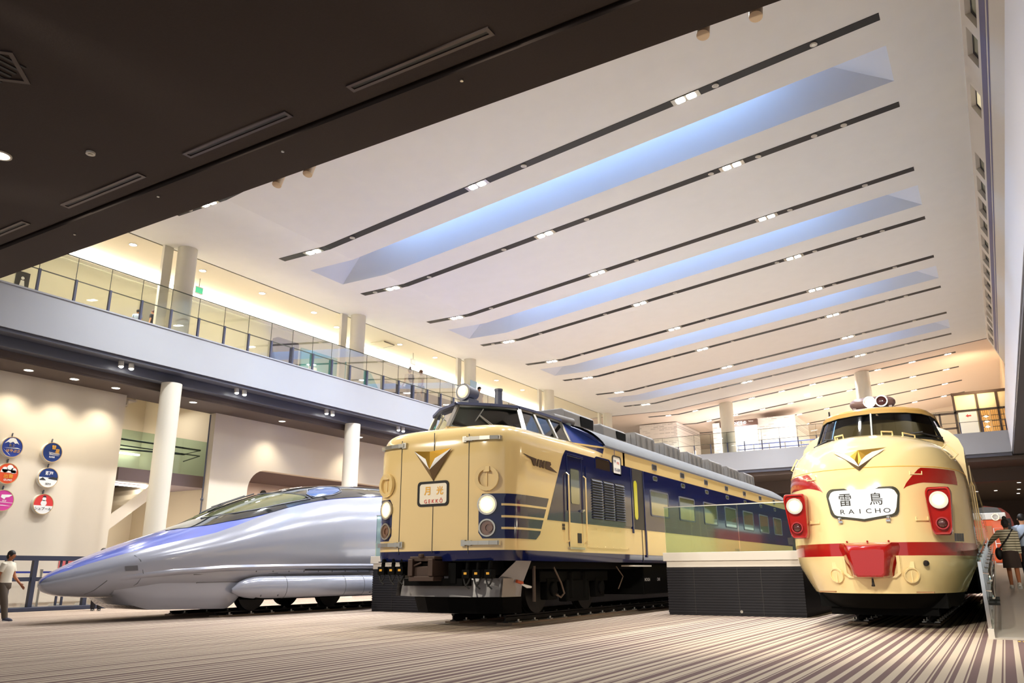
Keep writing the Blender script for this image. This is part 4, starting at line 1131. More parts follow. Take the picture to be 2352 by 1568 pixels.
f = MB(); f.box((BX-.75, BY+2.95, 3.28), (BX-.3, BY+3.1, 3.42)); f.box((BX+.3, BY+2.9, 3.28), (BX+.9, BY+3.1, 3.36)); f.build('driver_desk', mat('green_desk', srgb(110, 120, 96), .6), bon)
# roof of the cab with ribbed cream rim
f = MB()
def roofrow(k, dz, inset):
    cc = Vector((BX, BY+3.6, 0))
    return [Vector((lerp(p.x, BX, inset), lerp(p.y, BY+3.9, inset*.8), p.z+dz)) for p in CT]
f.grid([roofrow(0, -.01, -.03), roofrow(0, .03, -.035), roofrow(0, .035, -.015), roofrow(0, .07, -.02), roofrow(0, .075, .0), roofrow(0, .11, .02)])
f.mat(1); f.grid([roofrow(0, .11, .02), roofrow(0, .15, .2), roofrow(0, .18, .45), roofrow(0, .20, .7), roofrow(0, .205, .98)])
f.grid([[Vector((BX+x, y, z)) for x, z in ((-1.05, 3.86), (-.6, 3.95), (0, 3.97), (.6, 3.95), (1.05, 3.86))] for y in (BY+3.85, BY+4.6)])
f.grid([[Vector((BX+x, y, z)) for x, z in ((-1.05, 3.86), (-.6, 3.95), (0, 3.97), (.6, 3.95), (1.05, 3.86))] if y < BY+5 else [Vector((BX+x, y, z)) for x, z in ((-1.3, 3.4), (-.6, 3.69), (0, 3.77), (.6, 3.69), (1.3, 3.4))] for y in (BY+4.6, BY+6.2)])
f.add([(BX-1.05, BY+4.0, 3.2), (BX-1.05, BY+4.6, 3.2), (BX-1.05, BY+4.6, 3.86), (BX-1.05, BY+4.0, 3.86)], [(0,1,2,3)])
f.mat(0)
for sg in (1, -1): f.add([(BX+sg*1.22, BY+3.9, 3.2), (BX+sg*1.3, BY+6.2, 3.3), (BX+sg*1.3, BY+6.2, 3.42), (BX+sg*1.05, BY+4.6, 3.86), (BX+sg*1.05, BY+3.9, 3.86)], [(0,1,2,3,4)])
f.build('cab_roof', [mat('gold_rim', srgb(198, 160, 92), .25, coat=.5), mat('brown_grey_roof', srgb(112, 100, 94), .5)], bon, smooth=40)
# lamp capsule on the roof
c0 = Vector((BX, BY+3.25, 4.12))
f = MB(); rows = []
for i in range(17):
    u = math.sin((-1+2*i/16)*PI/2); w = max(.02, (1-abs(u)**3.0))**.36
    rows.append([c0+Vector((.42*u, .19*w*math.cos(a)*1.0, .135*max(w, .02)*math.sin(a))) for a in [2*PI*k/18 for k in range(18)]])
f.grid(rows, closed=True); f.box((c0.x-.36, c0.y-.1, c0.z-.2), (c0.x-.3, c0.y+.1, c0.z-.08)); f.box((c0.x+.3, c0.y-.1, c0.z-.2), (c0.x+.36, c0.y+.1, c0.z-.08))
p = f.build('roof_headlamp', mat('brown_lamp_case', srgb(120, 92, 84), .3, coat=.5), bon, smooth=50)
for dx, g_ in ((-.03, True), (.19, False)):
    f = MB(); f.ring(c0+Vector((dx, -.17, 0)), (0, -1, 0), .095, .115, .04, 20); f.build('lamp_rim', M['steel'], p, smooth=40)
    f = MB(); f.ell(c0+Vector((dx, -.175, 0)), (.097, .035, .097)); f.build('lens', M['headlamp'] if g_ else M['lampglass'], p, smooth=60)
    if g_: f = MB(); f.ell(c0+Vector((dx, -.20, 0)), (.07, .03, .07)); f.build('bulb', M['bulb'], p, smooth=60)
for x, y, z in ((-1.0, 4.3, 3.9), (-.75, 5.2, 3.9)):
    f = MB(); f.cyl((BX+x, BY+y, z-.3), (BX+x, BY+y, z+.33), .018, n=8); f.build('roof_aerial', M['black'], bon)
# emblem
e = MB()
for sg in (1, -1):
    F = lambda dx, z, o: Q.front(sg*dx if dx else 0.0, z, o)
    tip, mid, low = F(.42, 2.815, .03), F(0, 2.765, .06), F(0, 2.445, .03)
    cv_ = [tip, F(.21, 2.73, .05), F(.12, 2.67, .055), F(.05, 2.60, .06), F(0, 2.53, .06)]
    e.mat(0); e.ngon([mid, tip]+cv_[1:], flip=(sg > 0))
    t2, i2 = F(.355, 2.765, .02), F(.0, 2.50, .045)
    e.mat(1); e.ngon([F(.40, 2.79, .03)]+cv_[1:4]+[F(.012, 2.535, .055), F(.0, 2.50, .05)], flip=(sg < 0))
    e.mat(2); e.ngon([F(.40, 2.785, .02), F(0, 2.50, .05), low], flip=(sg < 0))
e.build('emblem', [M['gold'], M['whiteink'], bpy.data.materials['bronze_emblem']], bon)
# lit name sign
zc0 = 1.93
def signpts(hx, top_, bot, dip, r=.11):
    P = []
    for sx, a0, cz in ((1, 0, top_-r), (-1, PI/2, top_-r)):
        for i in range(6):
            a = a0+i*PI/10; P.append((sx*(hx-r)+r*math.cos(a), cz+r*math.sin(a)))
    for i in range(6):
        a = PI+i*PI/10*.8; P.append((-(hx-.035-r)+r*math.cos(a), bot+r+r*math.sin(a)))
    P.append((0, bot-dip))
    for i in range(6):
        a = 1.5*PI+PI/10+i*PI/10*.8; P.append(((hx-.035-r)+r*math.cos(a), bot+r+r*math.sin(a)))
    return P
o_, i_ = signpts(.535, 2.17, 1.705, .06), signpts(.505, 2.14, 1.735, .058)
f = MB(); f.grid([[Q.front(x, z, .0) for x, z in o_], [Q.front(x, z, .035) for x, z in o_], [Q.front(x, z, .035) for x, z in i_], [Q.front(x, z, .02) for x, z in i_]], closed=True)
sgn = f.build('name_sign', mat('dark_sign_frame', srgb(62, 60, 48), .35, .3), bon, smooth=30)
def slicefill(mb, poly, fn, n=30, m=6):
    xs_ = [p[0] for p in poly]; x0_, x1_ = min(xs_)+.001, max(xs_)-.001; rows_ = [[] for _ in range(m+1)]
    for i in range(n+1):
        x = lerp(x0_, x1_, i/n); zz = []
        for (xa, za), (xb, zb) in zip(poly, poly[1:]+poly[:1]):
            if (xa-x)*(xb-x) <= 0 and xa != xb: zz.append(za+(zb-za)*(x-xa)/(xb-xa))
        for j in range(m+1): rows_[j].append(fn(x, lerp(min(zz), max(zz), j/m)))
    mb.grid(rows_)
f = MB(); slicefill(f, i_, lambda x, z: Q.front(x, z, .024)); f.build('sign_face', M['signglow'], sgn, smooth=60)
f = MB(); R_, U_ = (1,0,0), (0,0,1)
def bsign(cx, cz): return lambda a, c2: Q.front(cx+a, cz+c2, .032)
text(f, '雷', (0,0,0), R_, U_, .19, .004, bend=bsign(-.25, 1.985)); text(f, '鳥', (0,0,0), R_, U_, .19, .004, bend=bsign(.20, 1.985))
for i, ch in enumerate('RAICHO'): text(f, ch, (0,0,0), R_, U_, .07, .004, sx=1.3, bend=bsign(-.305+.128*i, 1.80))
f.build('sign_lettering', mat('grey_sign_ink', srgb(52, 50, 46), .7, spec=.1), sgn)
for dx in (-.36, .34):
    f = MB(); f.ell(Q.front(dx, 1.685, .05), (.035, .03, .03), 10, 8); f.box((BX+dx-.03, BY-.02, 1.63), (BX+dx+.03, BY+.02, 1.66)); f.build('sign_latch', M['chrome'], bon, smooth=40)
# red lamp housings
for sg in (1, -1):
    cdx = 1.065
    f = MB()
    tt = [(-.155, 2.13), (.155, 2.16), (.175, 2.0), (.125, 1.45), (.04, 1.41), (-.155, 1.43)]
    O = rrect(0, 0, 1, 1, .32, 6)
    def hp(u, v, off, kx=1.0):
        z = 1.775+v*.355; wx = lerp(.135, .185, (v+1)/2)*kx
        dx = cdx+u*wx+.01*v
        base_ = Q.front(sg*min(dx, 1.3), z, 0)
        return Vector((BX+sg*dx, BY+.20-off-(0.04*v), z))
    rows = [[hp(u*1.02, v*1.02, -.28) for u, v in O], [hp(u*1.02, v*1.02, .02) for u, v in O], [hp(u*.97, v*.985, .055) for u, v in O], [hp(u*.86, v*.93, .05) for u, v in O], [hp(u*.84, v*.92, .015) for u, v in O]]
    if sg < 0: rows = [r_[::-1] for r_ in rows]
    f.grid(rows, closed=True); f.ngon(rows[-1])
    p = f.build('lamp_housing', M['red'], bon, smooth=35)
    for z, R, mm, nm in ((1.935, .118, M['headlamp'], 'headlamp'), (1.585, .083, M['lampglass'], 'tail_lamp')):
        c_ = Vector((BX+sg*(cdx+.01), BY+.165-.04*((z-1.785)/.375), z))
        f = MB(); f.ring(c_, (0, -1, 0), R*.9, R*1.12, .04, 24); f.build('lamp_rim', M['red'] if nm == 'tail_lamp' else M['steel'], p, smooth=40)
        f = MB(); f.ell(c_+Vector((0, -.01, 0)), (R*.92, .05, R*.92), 20, 12); f.build(nm, mm, p, smooth=60)
        if nm == 'headlamp': f = MB(); f.ell(c_+Vector((0, -.045, 0)), (R*.6, .025, R*.6)); f.build('bulb', M['bulb'], p, smooth=60)
    f = MB()
    for k in range(4): f.bar((BX+sg*(1.22+.03*k), BY+.36+.05*k, 1.44), (BX+sg*(1.21+.03*k), BY+.36+.05*k, 1.32), .012, .03)
    f.build('lamp_vent', M['black'], bon)
    for dx, z in ((.80, 2.405), (.80, 1.685)):
        f = MB(); a, c2 = Q.front(sg*(dx-.08), z+.01, .0), Q.front(sg*(dx+.08), z+.01, .0)
        d_ = Vector((0, -.035, -.05))
        f.tube([a, a+d_, c2+d_, c2], .011, 6); f.build('front_grab', M['cream2'], bon, smooth=40)
for dx, z in ((.37, 3.18), (-.42, 3.17), (.68, 3.17), (-.62, 3.22)):
    a, c2 = Q.front(dx-.08, z, .0), Q.front(dx+.08, z, .0)
    f = MB(); u_ = Vector((0, -.03, .055)); f.tube([a, a+u_, c2+u_, c2], .013, 6); f.build('bonnet_grab', M['cream2'], bon, smooth=40)
for sg, t, z in ((1, .80, 2.86), (-1, .86, 2.80)):
    a, c2 = Q.pt(sg*(t-.02), z+.10, 0), Q.pt(sg*(t+.03), z-.10, 0)
    u_ = (Q.pt(sg*t, z, .1)-Q.pt(sg*t, z, 0)).normalized()*.09
    f = MB(); f.tube([a, a+u_, c2+u_, c2], .014, 6); f.build('bonnet_grab', M['cream2'], bon, smooth=40)
for sg in (1, -1):
    w0, w1 = lerp(CB[6+sg*4], CB[6+sg*1], .1)+Vector((0, -.06, .03)), lerp(CB[6+sg*1], CB[6+sg*3], .5)+Vector((0, -.12, .05))
    f = MB(); f.tube([w0+Vector((sg*.1, -.02, .0)), lerp(w0, w1, .6)+Vector((0, -.05, .05)), w1+Vector((0, 0, .02))], .018, 6); f.tube([w1+Vector((-sg*.16, .0, .0)), w1+Vector((sg*.2, .0, .03))], .014, 6); f.build('wiper', M['black'], bon, smooth=40)
# coupler cover (red) with cream recess, round panels, steps
f = MB()
O = [(-.41, 1.285), (.43, 1.285), (.36, 1.13), (.27, .80), (.0, .772), (-.25, .80), (-.35, 1.13)]
f.grid([[Vector((BX+x*1.02, BY+.05, z)) for x, z in ((-.42, 1.30), (.43, 1.30), (.44, 1.24), (.30, .80), (.24, .78), (-.22, .78), (-.28, .80), (-.43, 1.24))],
        [Vector((BX+x, BY-.10, z)) for x, z in ((-.34, 1.31), (.35, 1.31), (.36, 1.23), (.27, .82), (.22, .79), (-.2, .79), (-.25, .82), (-.35, 1.23))],
        [Vector((BX+x, BY-.27, z)) for x, z in ((-.25, 1.24), (.27, 1.24), (.285, 1.17), (.23, .84), (.19, .80), (-.17, .80), (-.21, .84), (-.27, 1.17))],
        [Vector((BX+x, BY-.29, z)) for x, z in ((-.22, 1.20), (.24, 1.20), (.25, 1.15), (.21, .86), (.17, .825), (-.15, .825), (-.19, .86), (-.24, 1.15))]], closed=True, flip=True)
f.ngon([Vector((BX+x, BY-.29, z)) for x, z in ((-.22, 1.20), (.24, 1.20), (.25, 1.15), (.21, .86), (.17, .825), (-.15, .825), (-.19, .86), (-.24, 1.15))])
f.build('coupler_cover', M['red'], bon, smooth=45)
f = MB(); P = [(-.40, 1.115), (.41, 1.115), (.40, .86), (.33, .80), (.0, .775), (-.33, .80), (-.39, .86)]
f.grid([[Q.front(x*1.04, z, .0) for x, z in P], [Q.front(x, z, .05) for x, z in P], [Q.front(x*.9, lerp(z, .95, .1), .04) for x, z in P]], closed=True)
f.build('cover_surround', M['cream2'], bon, smooth=40)
f = MB(); f.tube([(BX+.02, BY-.12, .78), (BX+.02, BY-.12, .70), (BX+.02, BY-.13, .665)], [.012, .02, .028], 8); f.build('drain_pipe', M['black'], bon)
for dx in (-.52, .54):
    c_ = Q.front(dx, .83, .012); nn = (Q.front(dx, .83, .1)-Q.front(dx, .83, 0)).normalized()
    f = MB(); f.ring(c_, nn, .098, .118, .028, 26); f.disc(c_+nn*.008, nn, .1, 24); f.bar(c_+nn*.018+Vector((0,0,-.11)), c_+nn*.018+Vector((0,0,.06)), .01, .012); f.obox(c_+nn*.014+Vector((0,0,.15)), (.055,0,0), (0,.012,0), (0,0,.05))
    f.build('round_cover', M['cream2'], bon, smooth=30)
    f = MB(); x = BX+(dx*1.32); f.box((x-.12, BY+.02, .565), (x+.12, BY+.14, .585)); f.build('foot_step', mat('brown_step', srgb(150, 110, 70), .5), bon)
f = MB(); c_ = Q.front(.77, 1.0, .0); f.tube([c_, c_+Vector((0, -.05, 0)), c_+Vector((-.01, -.09, -.02))], [.03, .045, .03], 10); f.build('air_cock', M['black'], bon, smooth=40)
f = MB()
for k in range(3): f.ell(Q.front(-.3+.3*k, 1.335, .02), (.015, .015, .015), 8, 6)
f.build('cover_bolts', M['red'], bon)
# side doors and windows (seen at a glancing angle)
SX = BX+1.455
f = MB(); f.box((SX, 19.6, 1.3), (SX+.012, 20.4, 3.05)); f.build('side_door', M['cream2'], bon)
f = MB(); f.tube([(SX, 19.5, 1.4), (SX+.04, 19.5, 1.5), (SX+.04, 19.5, 2.6), (SX, 19.5, 2.7)], .014, 6); f.build('door_handrail', M['cream2'], bon)
f = MB(); f.box((SX, 21.2, 2.0), (SX+.008, 33.5, 2.8)); f.build('window_band', M['red'], bon)
for i in range(6):
    f = MB(); y = 21.8+1.94*i; f.box((SX+.005, y, 2.12), (SX+.018, y+1.4, 2.68)); f.build('passenger_window', M['trainglass'], bon)
for i in range(4):
    f = MB(); y = 18.8+3.6*i; f.box((BX-.6, y, 3.6), (BX+.6, y+1.6, 4.02)); f.build('roof_unit', M['acgrey'], bon, bevel=.05)
# skirt, underside
f = MB(); f.grid([[Q.pt(t*.93, .55, -.02) for t in tb[6:-6]], [Q.pt(t*.93, .55, -.06)+Vector((0, .10, -.13)) for t in tb[6:-6]], [Q.pt(t*.85, .55, -.1)+Vector((0, .35, -.25)) for t in tb[6:-6]]])
f.box((BX-.8, BY+.85, .20), (BX+.8, BY+1.0, .36)); f.box((BX-.95, BY+.8, .32), (BX+.95, BY+2.6, .9)); f.box((BX-1.2, BY+2.0, .8), (BX+1.2, BY+5, 1.1)); f.box((BX-1.25, BY+5, .95), (BX+1.25, BE-.3, 1.0)); f.build('skirt', M['dark'], bon, smooth=30)
f = MB()
for (a, c2, z) in ((20.4, 22.6, .4), (23, 25.6, .45), (26, 28, .4)): f.box((BX-1.25, a, z), (BX+1.25, c2, 1.0))
f.build('underfloor_box', M['dark'], bon, bevel=.02)
bogie(bon, BX, 17.4); bogie(bon, BX, 30.5)
rails('bonnet', BX, 15.7, 35.0, 'dark rail track under the warm cream train')
# ---------------------------------------------------------------- streamlined silver train
SX0, SY0 = -15.5, 8.55
bul = thing('bullet_train', (SX0, 16, 0), 'silver streamlined bullet train with long pointed nose, violet stripe and dark bubble cockpit', 'train')
TOP = [(0, .72), (.04, .81), (.15, .895), (.36, 1.0), (.72, 1.16), (1.12, 1.315), (1.55, 1.47), (2.05, 1.64), (2.65, 1.83), (3.1, 1.99), (3.7, 2.26), (4.15, 2.44), (4.6, 2.60), (5.0, 2.73), (5.5, 2.86), (6.0, 2.98), (6.5, 3.07), (7.05, 3.14), (7.9, 3.21), (8.8, 3.25), (9.5, 3.27), (11, 3.36), (14, 3.60), (18, 3.72)]
MIDZ = [(0, .72), (.5, .86), (1.5, 1.10), (3, 1.32), (5, 1.55), (8, 1.8), (12, 1.95), (18, 2.0)]
HW = [(0, 0), (.03, .10), (.12, .20), (.35, .36), (.8, .58), (1.4, .82), (2.2, 1.05), (3, 1.22), (4, 1.38), (5.5, 1.52), (7.5, 1.62), (10, 1.68), (18, 1.69)]
BOT = [(0, .72), (.04, .63), (.15, .56), (.4, .50), (.9, .46), (1.5, .44), (2.2, .42), (3, .40), (18, .40)]
def bsec(t, ang, off=0.0):
    """ang 0 = belt on the right side, 90 = crown, -90 = keel, 180 = left"""
    zt, zm, w, zb = smoothtab(TOP, t), smoothtab(MIDZ, t), smoothtab(HW, t), smoothtab(BOT, t)
    zm = min(max(zm, zb+.02), zt-.02)
    c, s_ = math.cos(math.radians(ang)), math.sin(math.radians(ang))
    e = 2/2.05 if s_ >= 0 else 2/2.7
    x = w*math.copysign(abs(c)**e, c)
    z = zm+(zt-zm)*abs(s_)**e if s_ >= 0 else zm-(zm-zb)*abs(s_)**e
    x += off*c; z += off*s_
    return Vector((SX0+x, SY0+t, z))
TS = [0, .01, .03, .06, .1, .16, .24, .36, .5, .7, .9, 1.15, 1.4, 1.7, 2.0, 2.35, 2.7, 3.1, 3.5, 4, 4.5, 5, 5.5, 6, 6.5, 7, 7.5, 8, 8.5, 9, 9.6, 10.5, 12, 14, 18]
BA = [(0, 62), (.4, 50), (1, 46), (2, 42), (3, 39), (3.7, 40), (4.4, 44), (5.5, 46), (7, 47), (8.5, 48), (9.5, 47), (18, 46)]     # paint edge angle
b = MB()
angs = [-90+5*i for i in range(25)]        # -90..30
def ring_angles(t):
    a = interp(BA, t)
    return angs+[30+(a-30)*k/4 for k in range(1, 5)]
R1 = [[bsec(t, a) for a in ring_angles(t)] for t in TS]
L1 = [[bsec(t, 180-a) for a in ring_angles(t)] for t in TS]
b.mat(0); b.grid(R1, flip=True); b.grid(L1)
R2 = [[bsec(t, lerp(interp(BA, t), 180-interp(BA, t), k/16)) for k in range(17)] for t in TS]
b.mat(1); b.grid(R2, flip=True)
b.mat(0); b.ngon([bsec(18, -90+5*i) for i in range(72)])
b.build('body', [M['silver'], M['violet']], bul, smooth=50)
# dark bubble canopy
CA = [(2.55, 89), (2.8, 72), (3.2, 58), (3.6, 50), (4.1, 44.5), (4.6, 44.5), (5.5, 46.5), (7, 47.5), (8.2, 49), (8.8, 53), (9.15, 60), (9.4, 72), (9.5, 89)]
CT_ = [2.55, 2.65, 2.8, 3.0, 3.2, 3.4, 3.7, 4, 4.3, 4.6, 5, 5.5, 6, 6.5, 7, 7.5, 8, 8.4, 8.8, 9.05, 9.25, 9.4, 9.5]
f = MB(); f.grid([[bsec(t, lerp(interp(CA, t), 180-interp(CA, t), k/24), .012) for k in range(25)] for t in CT_], flip=True)
can = f.build('cockpit_canopy', M['cangl'], bul, smooth=60)
def cfield(name, t0, t1, lo, hi, m, off=.02, n=20, k=6, mirror=False, parent=None):
    f = MB(); rows = []
    for i in range(n+1):
        t = lerp(t0, t1, i/n); a, c2 = lo(t), hi(t)
        rows.append([bsec(t, (180-lerp(a, c2, j/k)) if mirror else lerp(a, c2, j/k), off) for j in range(k+1)])
    f.grid(rows, flip=not mirror); return f.build(name, m, parent or can, smooth=60)
def cline(name, pts, r, m, parent=None):
    f = MB(); f.tube([bsec(t, a, .02) for t, a in pts], r, 6); return f.build(name, m, parent or can, smooth=50)
wg = mat('windscreen_tint', srgb(96, 100, 66), .06, coat=1.0, spec=.8)
bw = mat('blue_side_glass', srgb(64, 96, 150), .06, coat=1.0, spec=.8)
ws_lo = [(3.35, 80), (3.8, 63), (4.3, 56), (5.0, 53), (5.6, 53), (5.75, 56)]
ws_hi = [(3.35, 86), (4, 86), (5.0, 86), (5.4, 80), (5.75, 60)]
for mir in (False, True):
    cfield('windscreen', 3.35, 5.74, lambda t: interp(ws_lo, t), lambda t: interp(ws_hi, t), wg, mirror=mir)
    cfield('side_window', 5.85, 7.1, lambda t: interp([(5.85, 58), (6.0, 53.5), (6.6, 54), (7.0, 60), (7.1, 66)], t), lambda t: interp([(5.85, 60), (6.1, 68), (6.6, 73), (7.0, 72), (7.1, 68)], t), bw, mirror=mir)
cline('windscreen_frame', [(3.3, 84), (3.8, 62), (4.3, 55), (5.0, 52), (5.8, 51.5)], .016, M['bluegrey'])
cline('windscreen_frame', [(5.8, 51.5), (5.75, 58), (5.5, 70), (5.2, 82), (5.15, 90), (5.2, 98), (5.5, 110), (5.75, 122), (5.8, 128.5)], .022, M['bluegrey'])
cline('side_window_frame', [(5.9, 52.5), (6.6, 53), (7.0, 58), (7.15, 66), (7.0, 73), (6.6, 74.5), (6.1, 70), (5.85, 60), (5.9, 52.5)], .015, M['bluegrey'])
f = MB()
for a0 in (96, 108):
    f.tube([bsec(3.7, a0, .03), bsec(4.2, a0, .06), bsec(4.6, a0-2, .06)], .016, 6)
    f.tube([bsec(4.1, a0+3, .07), bsec(4.9, a0-5, .07)], .018, 6)
f.build('wiper', M['black'], can, smooth=40)
# belt ridge, seams, lamp, port
f = MB()
rid = [(1.15, .80), (1.5, .86), (2.2, .93), (3.2, 1.0), (4.5, 1.03), (6, 1.05), (8, 1.06), (10, 1.07), (18, 1.08)]
def onside(t, z, off=0.0):
    zm, w, zb = smoothtab(MIDZ, t), smoothtab(HW, t), smoothtab(BOT, t)
    r = min(1, max(0, (zm-z)/max(.05, zm-zb))); x = w*(1-r**2.7)**(1/2.7)
    return Vector((SX0+x+off, SY0+t, z))
rows = []
for i in range(41):
    t = lerp(1.15, 17, (i/40)**1.3); z = interp(rid, t); g = min(1, (t-1.15)/1.2)*.045
    rows.append([onside(t, z+.07, -.005), onside(t, z+.02, g), onside(t, z-.02, g), onside(t, z-.06, -.005)])
f.grid(rows); f.build('side_ridge', M['silver'], bul, smooth=50)
def seam(pts, r=.009, name='panel_seam'):
    f = MB(); f.tube(pts, r, 5); return f.build(name, M['ink2'], bul)
M['ink2'] = mat('grey_seam', srgb(96, 96, 102), .6)
seam([onside(.95, .78, .001), onside(.88, .70, .001), onside(.8, .6, .001), onside(.7, .53, .001)])
seam([bsec(1.40, 30, .001), bsec(1.47, 10, .001), onside(1.55, .9, .001), onside(1.5, .72, .001), onside(1.3, .56, .001)])
seam([onside(2.55, .88, .002), onside(4.6, .90, .002)]); seam([onside(2.7, .72, .002), onside(3.9, .74, .002)]); seam([onside(2.7, .72, .002), onside(2.45, .5, .002)])
seam([bsec(8.05, a, .002) for a in range(35, -26, -10)], .006, 'door_seam')
f = MB(); f.ell(bsec(8.0, 2, .0), (.015, .06, .075)); f.build('round_port', M['black'], bul, smooth=50)
f = MB(); pp = [onside(1.2, 1.045, .006), onside(1.42, 1.06, .006), onside(1.44, .965, .006), onside(1.22, .955, .006)]; f.ngon(pp[::-1]); f.ngon(pp); f.build('nose_light', M['ink2'], bul)
# lower skirt with wheel fairing
sk = MB()
def skirtline(t):
    return interp([(1.15, .57), (1.3, .46), (1.5, .32), (1.85, .21), (3.55, .17), (3.75, .30), (3.85, .42)], t)
def skx(t): return interp([(.95, .55), (1.3, .80), (2, 1.04), (3, 1.25), (4, 1.42), (4.4, 1.47)], t)
rows = []
for i in range(31):
    t = lerp(1.15, 3.85, i/30); zb = min(skirtline(t), .5); w = skx(t)
    zt_ = lerp(.60, .72, min(1, (t-1.15)/.8)); a = onside(t, zt_, -.004).x-SX0; k_ = [(a, zt_), (a-.012, lerp(zb, zt_, .75)), (a-.035, lerp(zb, zt_, .5)), (a-.08, lerp(zb, zt_, .22)), (a-.15, zb)]
    rows.append([Vector((SX0+x_, SY0+t, z_)) for x_, z_ in k_]+[Vector((SX0-x_, SY0+t, z_)) for x_, z_ in k_[::-1]])
sk.grid(rows, flip=True); sk.build('skirt', M['silver'], bul, smooth=45)
for sg in (1, -1):
    f = MB(); rows = []
    for i in range(31):
        t = lerp(3.45, 8.1, i/30); e = min(1, (t-3.45)/.75, (8.1-t)/.6 if t > 7.5 else 9); g = max(0.02, 1-(1-e)**2)**.5
        zc_, hz = .60-.06*(1-g), .24*g
        x0_ = smoothtab(HW, t)*.93
        rows.append([Vector((SX0+sg*(x0_+(.16*g)*math.cos(a)), SY0+t, zc_+hz*math.sin(a))) for a in [PI/2-PI*k/10 for k in range(11)]])
    f.grid(rows, flip=(sg < 0)); f.build('wheel_fairing', M['silver'], bul, smooth=50)
for t in (4.75, 6.55, 7.2):
    seam([Vector((SX0+smoothtab(HW, t)*.93+.162*math.cos(a), SY0+t, .60+.242*math.sin(a))) for a in [PI/2-PI*k/8 for k in range(9)]], .006, 'fairing_seam')
f = MB()
for t in (4.1, 4.55, 7.45, 7.7): f.ell((SX0+smoothtab(HW, t)*.93+.10, SY0+t, .43), (.03, .025, .025), 8, 6)
f.build('fairing_bolts', M['ink2'], bul)
f = MB()
for i in range(10): f.ell(onside(4.0+.45*i, .94, .003), (.006, .02, .02), 8, 6)
f.build('side_bolts', M['ink2'], bul)
f = MB(); f.grid([[onside(t, .985, .012), onside(t, .955, .012)] for t in (5.35, 6, 7, 8, 10)], flip=False); f.grid([[onside(t, .985, .012), onside(t, .955, .012)] for t in (5.35, 6, 7, 8, 10)], flip=True); f.build('side_slot', M['black'], bul)
f = MB(); f.box((SX0-1.35, SY0+4, .34), (SX0+1.35, SY0+17, .46)); f.build('underfloor', M['dark'], bul)
bogie(bul, SX0, SY0+5.6, .72, 1.25, .41, .10, 1.05); bogie(bul, SX0, SY0+15, .72, 1.25, .41, .10, 1.05)
rails('bullet', SX0, 12.0, 27, 'dark rail track under the silver bullet train', 1.435, False, .10)
# ---------------------------------------------------------------- raised decks between the trains, with glass guards
def deck(x0, x1, y0, y1, label, glabel, splits, gx0, gx1):
    t = thing('deck_barrier', ((x0+x1)/2, y0, 0), label, 'deck')
    f = MB(); f.box((x0, y0, 0), (x1, y1, .98))
    n = 3
    z = .05
    while z < .95:
        f.box((x0-.008, y0-.012, z), (x1+.008, y0, z+.042)); z += .055
    f.mat(1)
    for k in range(1, 4):
        x = lerp(x0, x1, k/4+.04*(-1)**k); f.box((x-.008, y0-.014, .02), (x+.008, y0-.004, .97))
    f.build('louvre_base', [M['louvre'], M['black']], t)
    f = MB(); f.box((x0-.0, y0-.02, .98), (x1, y0+.25, 1.11)); f.box((x0-.06, y0-.06, 1.11), (x1+.03, y0+.22, 1.29)); f.box((x0, y0+.22, 1.0), (x1, y1, 1.10)); f.build('cap', M['cap'], t, bevel=.008)
    f = MB(); f.cyl((lerp(x0, x1, .55), y0-.02, .09), (lerp(x0, x1, .55), y0, .09), .03, n=14); f.build('fixing', M['steel'], t)
    g = thing('glass_guard', ((gx0+gx1)/2, y0+.06, 1.29), glabel, 'glass guard')
    e = [gx0]+splits+[gx1]
    for a, b in zip(e, e[1:]):
        f = MB(); f.box((a+.008, y0+.05, 1.29), (b-.008, y0+.066, 2.27)); f.build('glass_panel', M['glass2'], g)
    f = MB(); f.box((gx0, y0+.046, 2.265), (gx1, y0+.07, 2.285)); f.build('top_edge', M['steel'], g)
    return t
deck(-6.35, -3.50, 17.1, 33.6, 'charcoal louvred deck end with white cap between cream navy train and warm cream train', 'tinted glass guard on the deck between the cream navy and warm cream trains', [-4.73], -6.37, -3.52)
deck(-13.32, -10.35, 15.45, 31.5, 'charcoal louvred deck end with white cap behind the cream and navy train front', 'greenish glass guard on the deck between the silver and cream navy trains', [-12.3, -11.3], -13.33, -10.3)

# ---------------------------------------------------------------- ramp on the right with chrome and glass guard
def rz(y): return max(0.0, min(1.1, (y-12.95)*.0508))
t = thing('ramp', (1.2, 13, 0), 'light grey walkway ramp rising beside the warm cream train at the right edge', 'ramp')
f = MB(); X0_, X1_ = -.25, 3.4
prof = [(12.95, 0), (12.95, .02), (34.6, 1.1), (36.5, 1.1), (36.5, 0)]
f.prism([(X0_, y, z) for y, z in prof], (X1_-X0_, 0, 0)); f.build('walkway', mat('ramp_vinyl', srgb(184, 176, 166), .45, noise=.05, nscale=3), t)
f = MB(); f.prism([(X0_-.07, y, z) for y, z in ((13.0, 0), (13.0, .10), (34.6, 1.2), (36.5, 1.2), (36.5, 0))], (.07, 0, 0)); f.box((X0_-.075, 12.97, 0), (X0_+.0, 13.04, .13)); f.build('kerb', M['cap'], t)
f = MB()
for k in range(60): f.ell((X0_+.15+.06*k, 21.1, rz(21.1)+.005), (.018, .018, .008), 8, 5)
f.build('tactile_studs', M['steel'], t); 
g = thing('ramp_guard', (-.30, 13.1, 0), 'chrome and glass handrail guard along the left edge of the ramp', 'handrail')
for i in range(9):
    a, b = 13.1+1.5*i, 13.1+1.5*(i+1)-.03
    f = MB(); f.prism([(-.300, a, rz(a)+.10), (-.300, b, rz(b)+.10), (-.300, b, rz(b)+1.08), (-.300, a, rz(a)+1.08)], (.012, 0, 0)); f.build('glass_panel', M['glass2'], g)
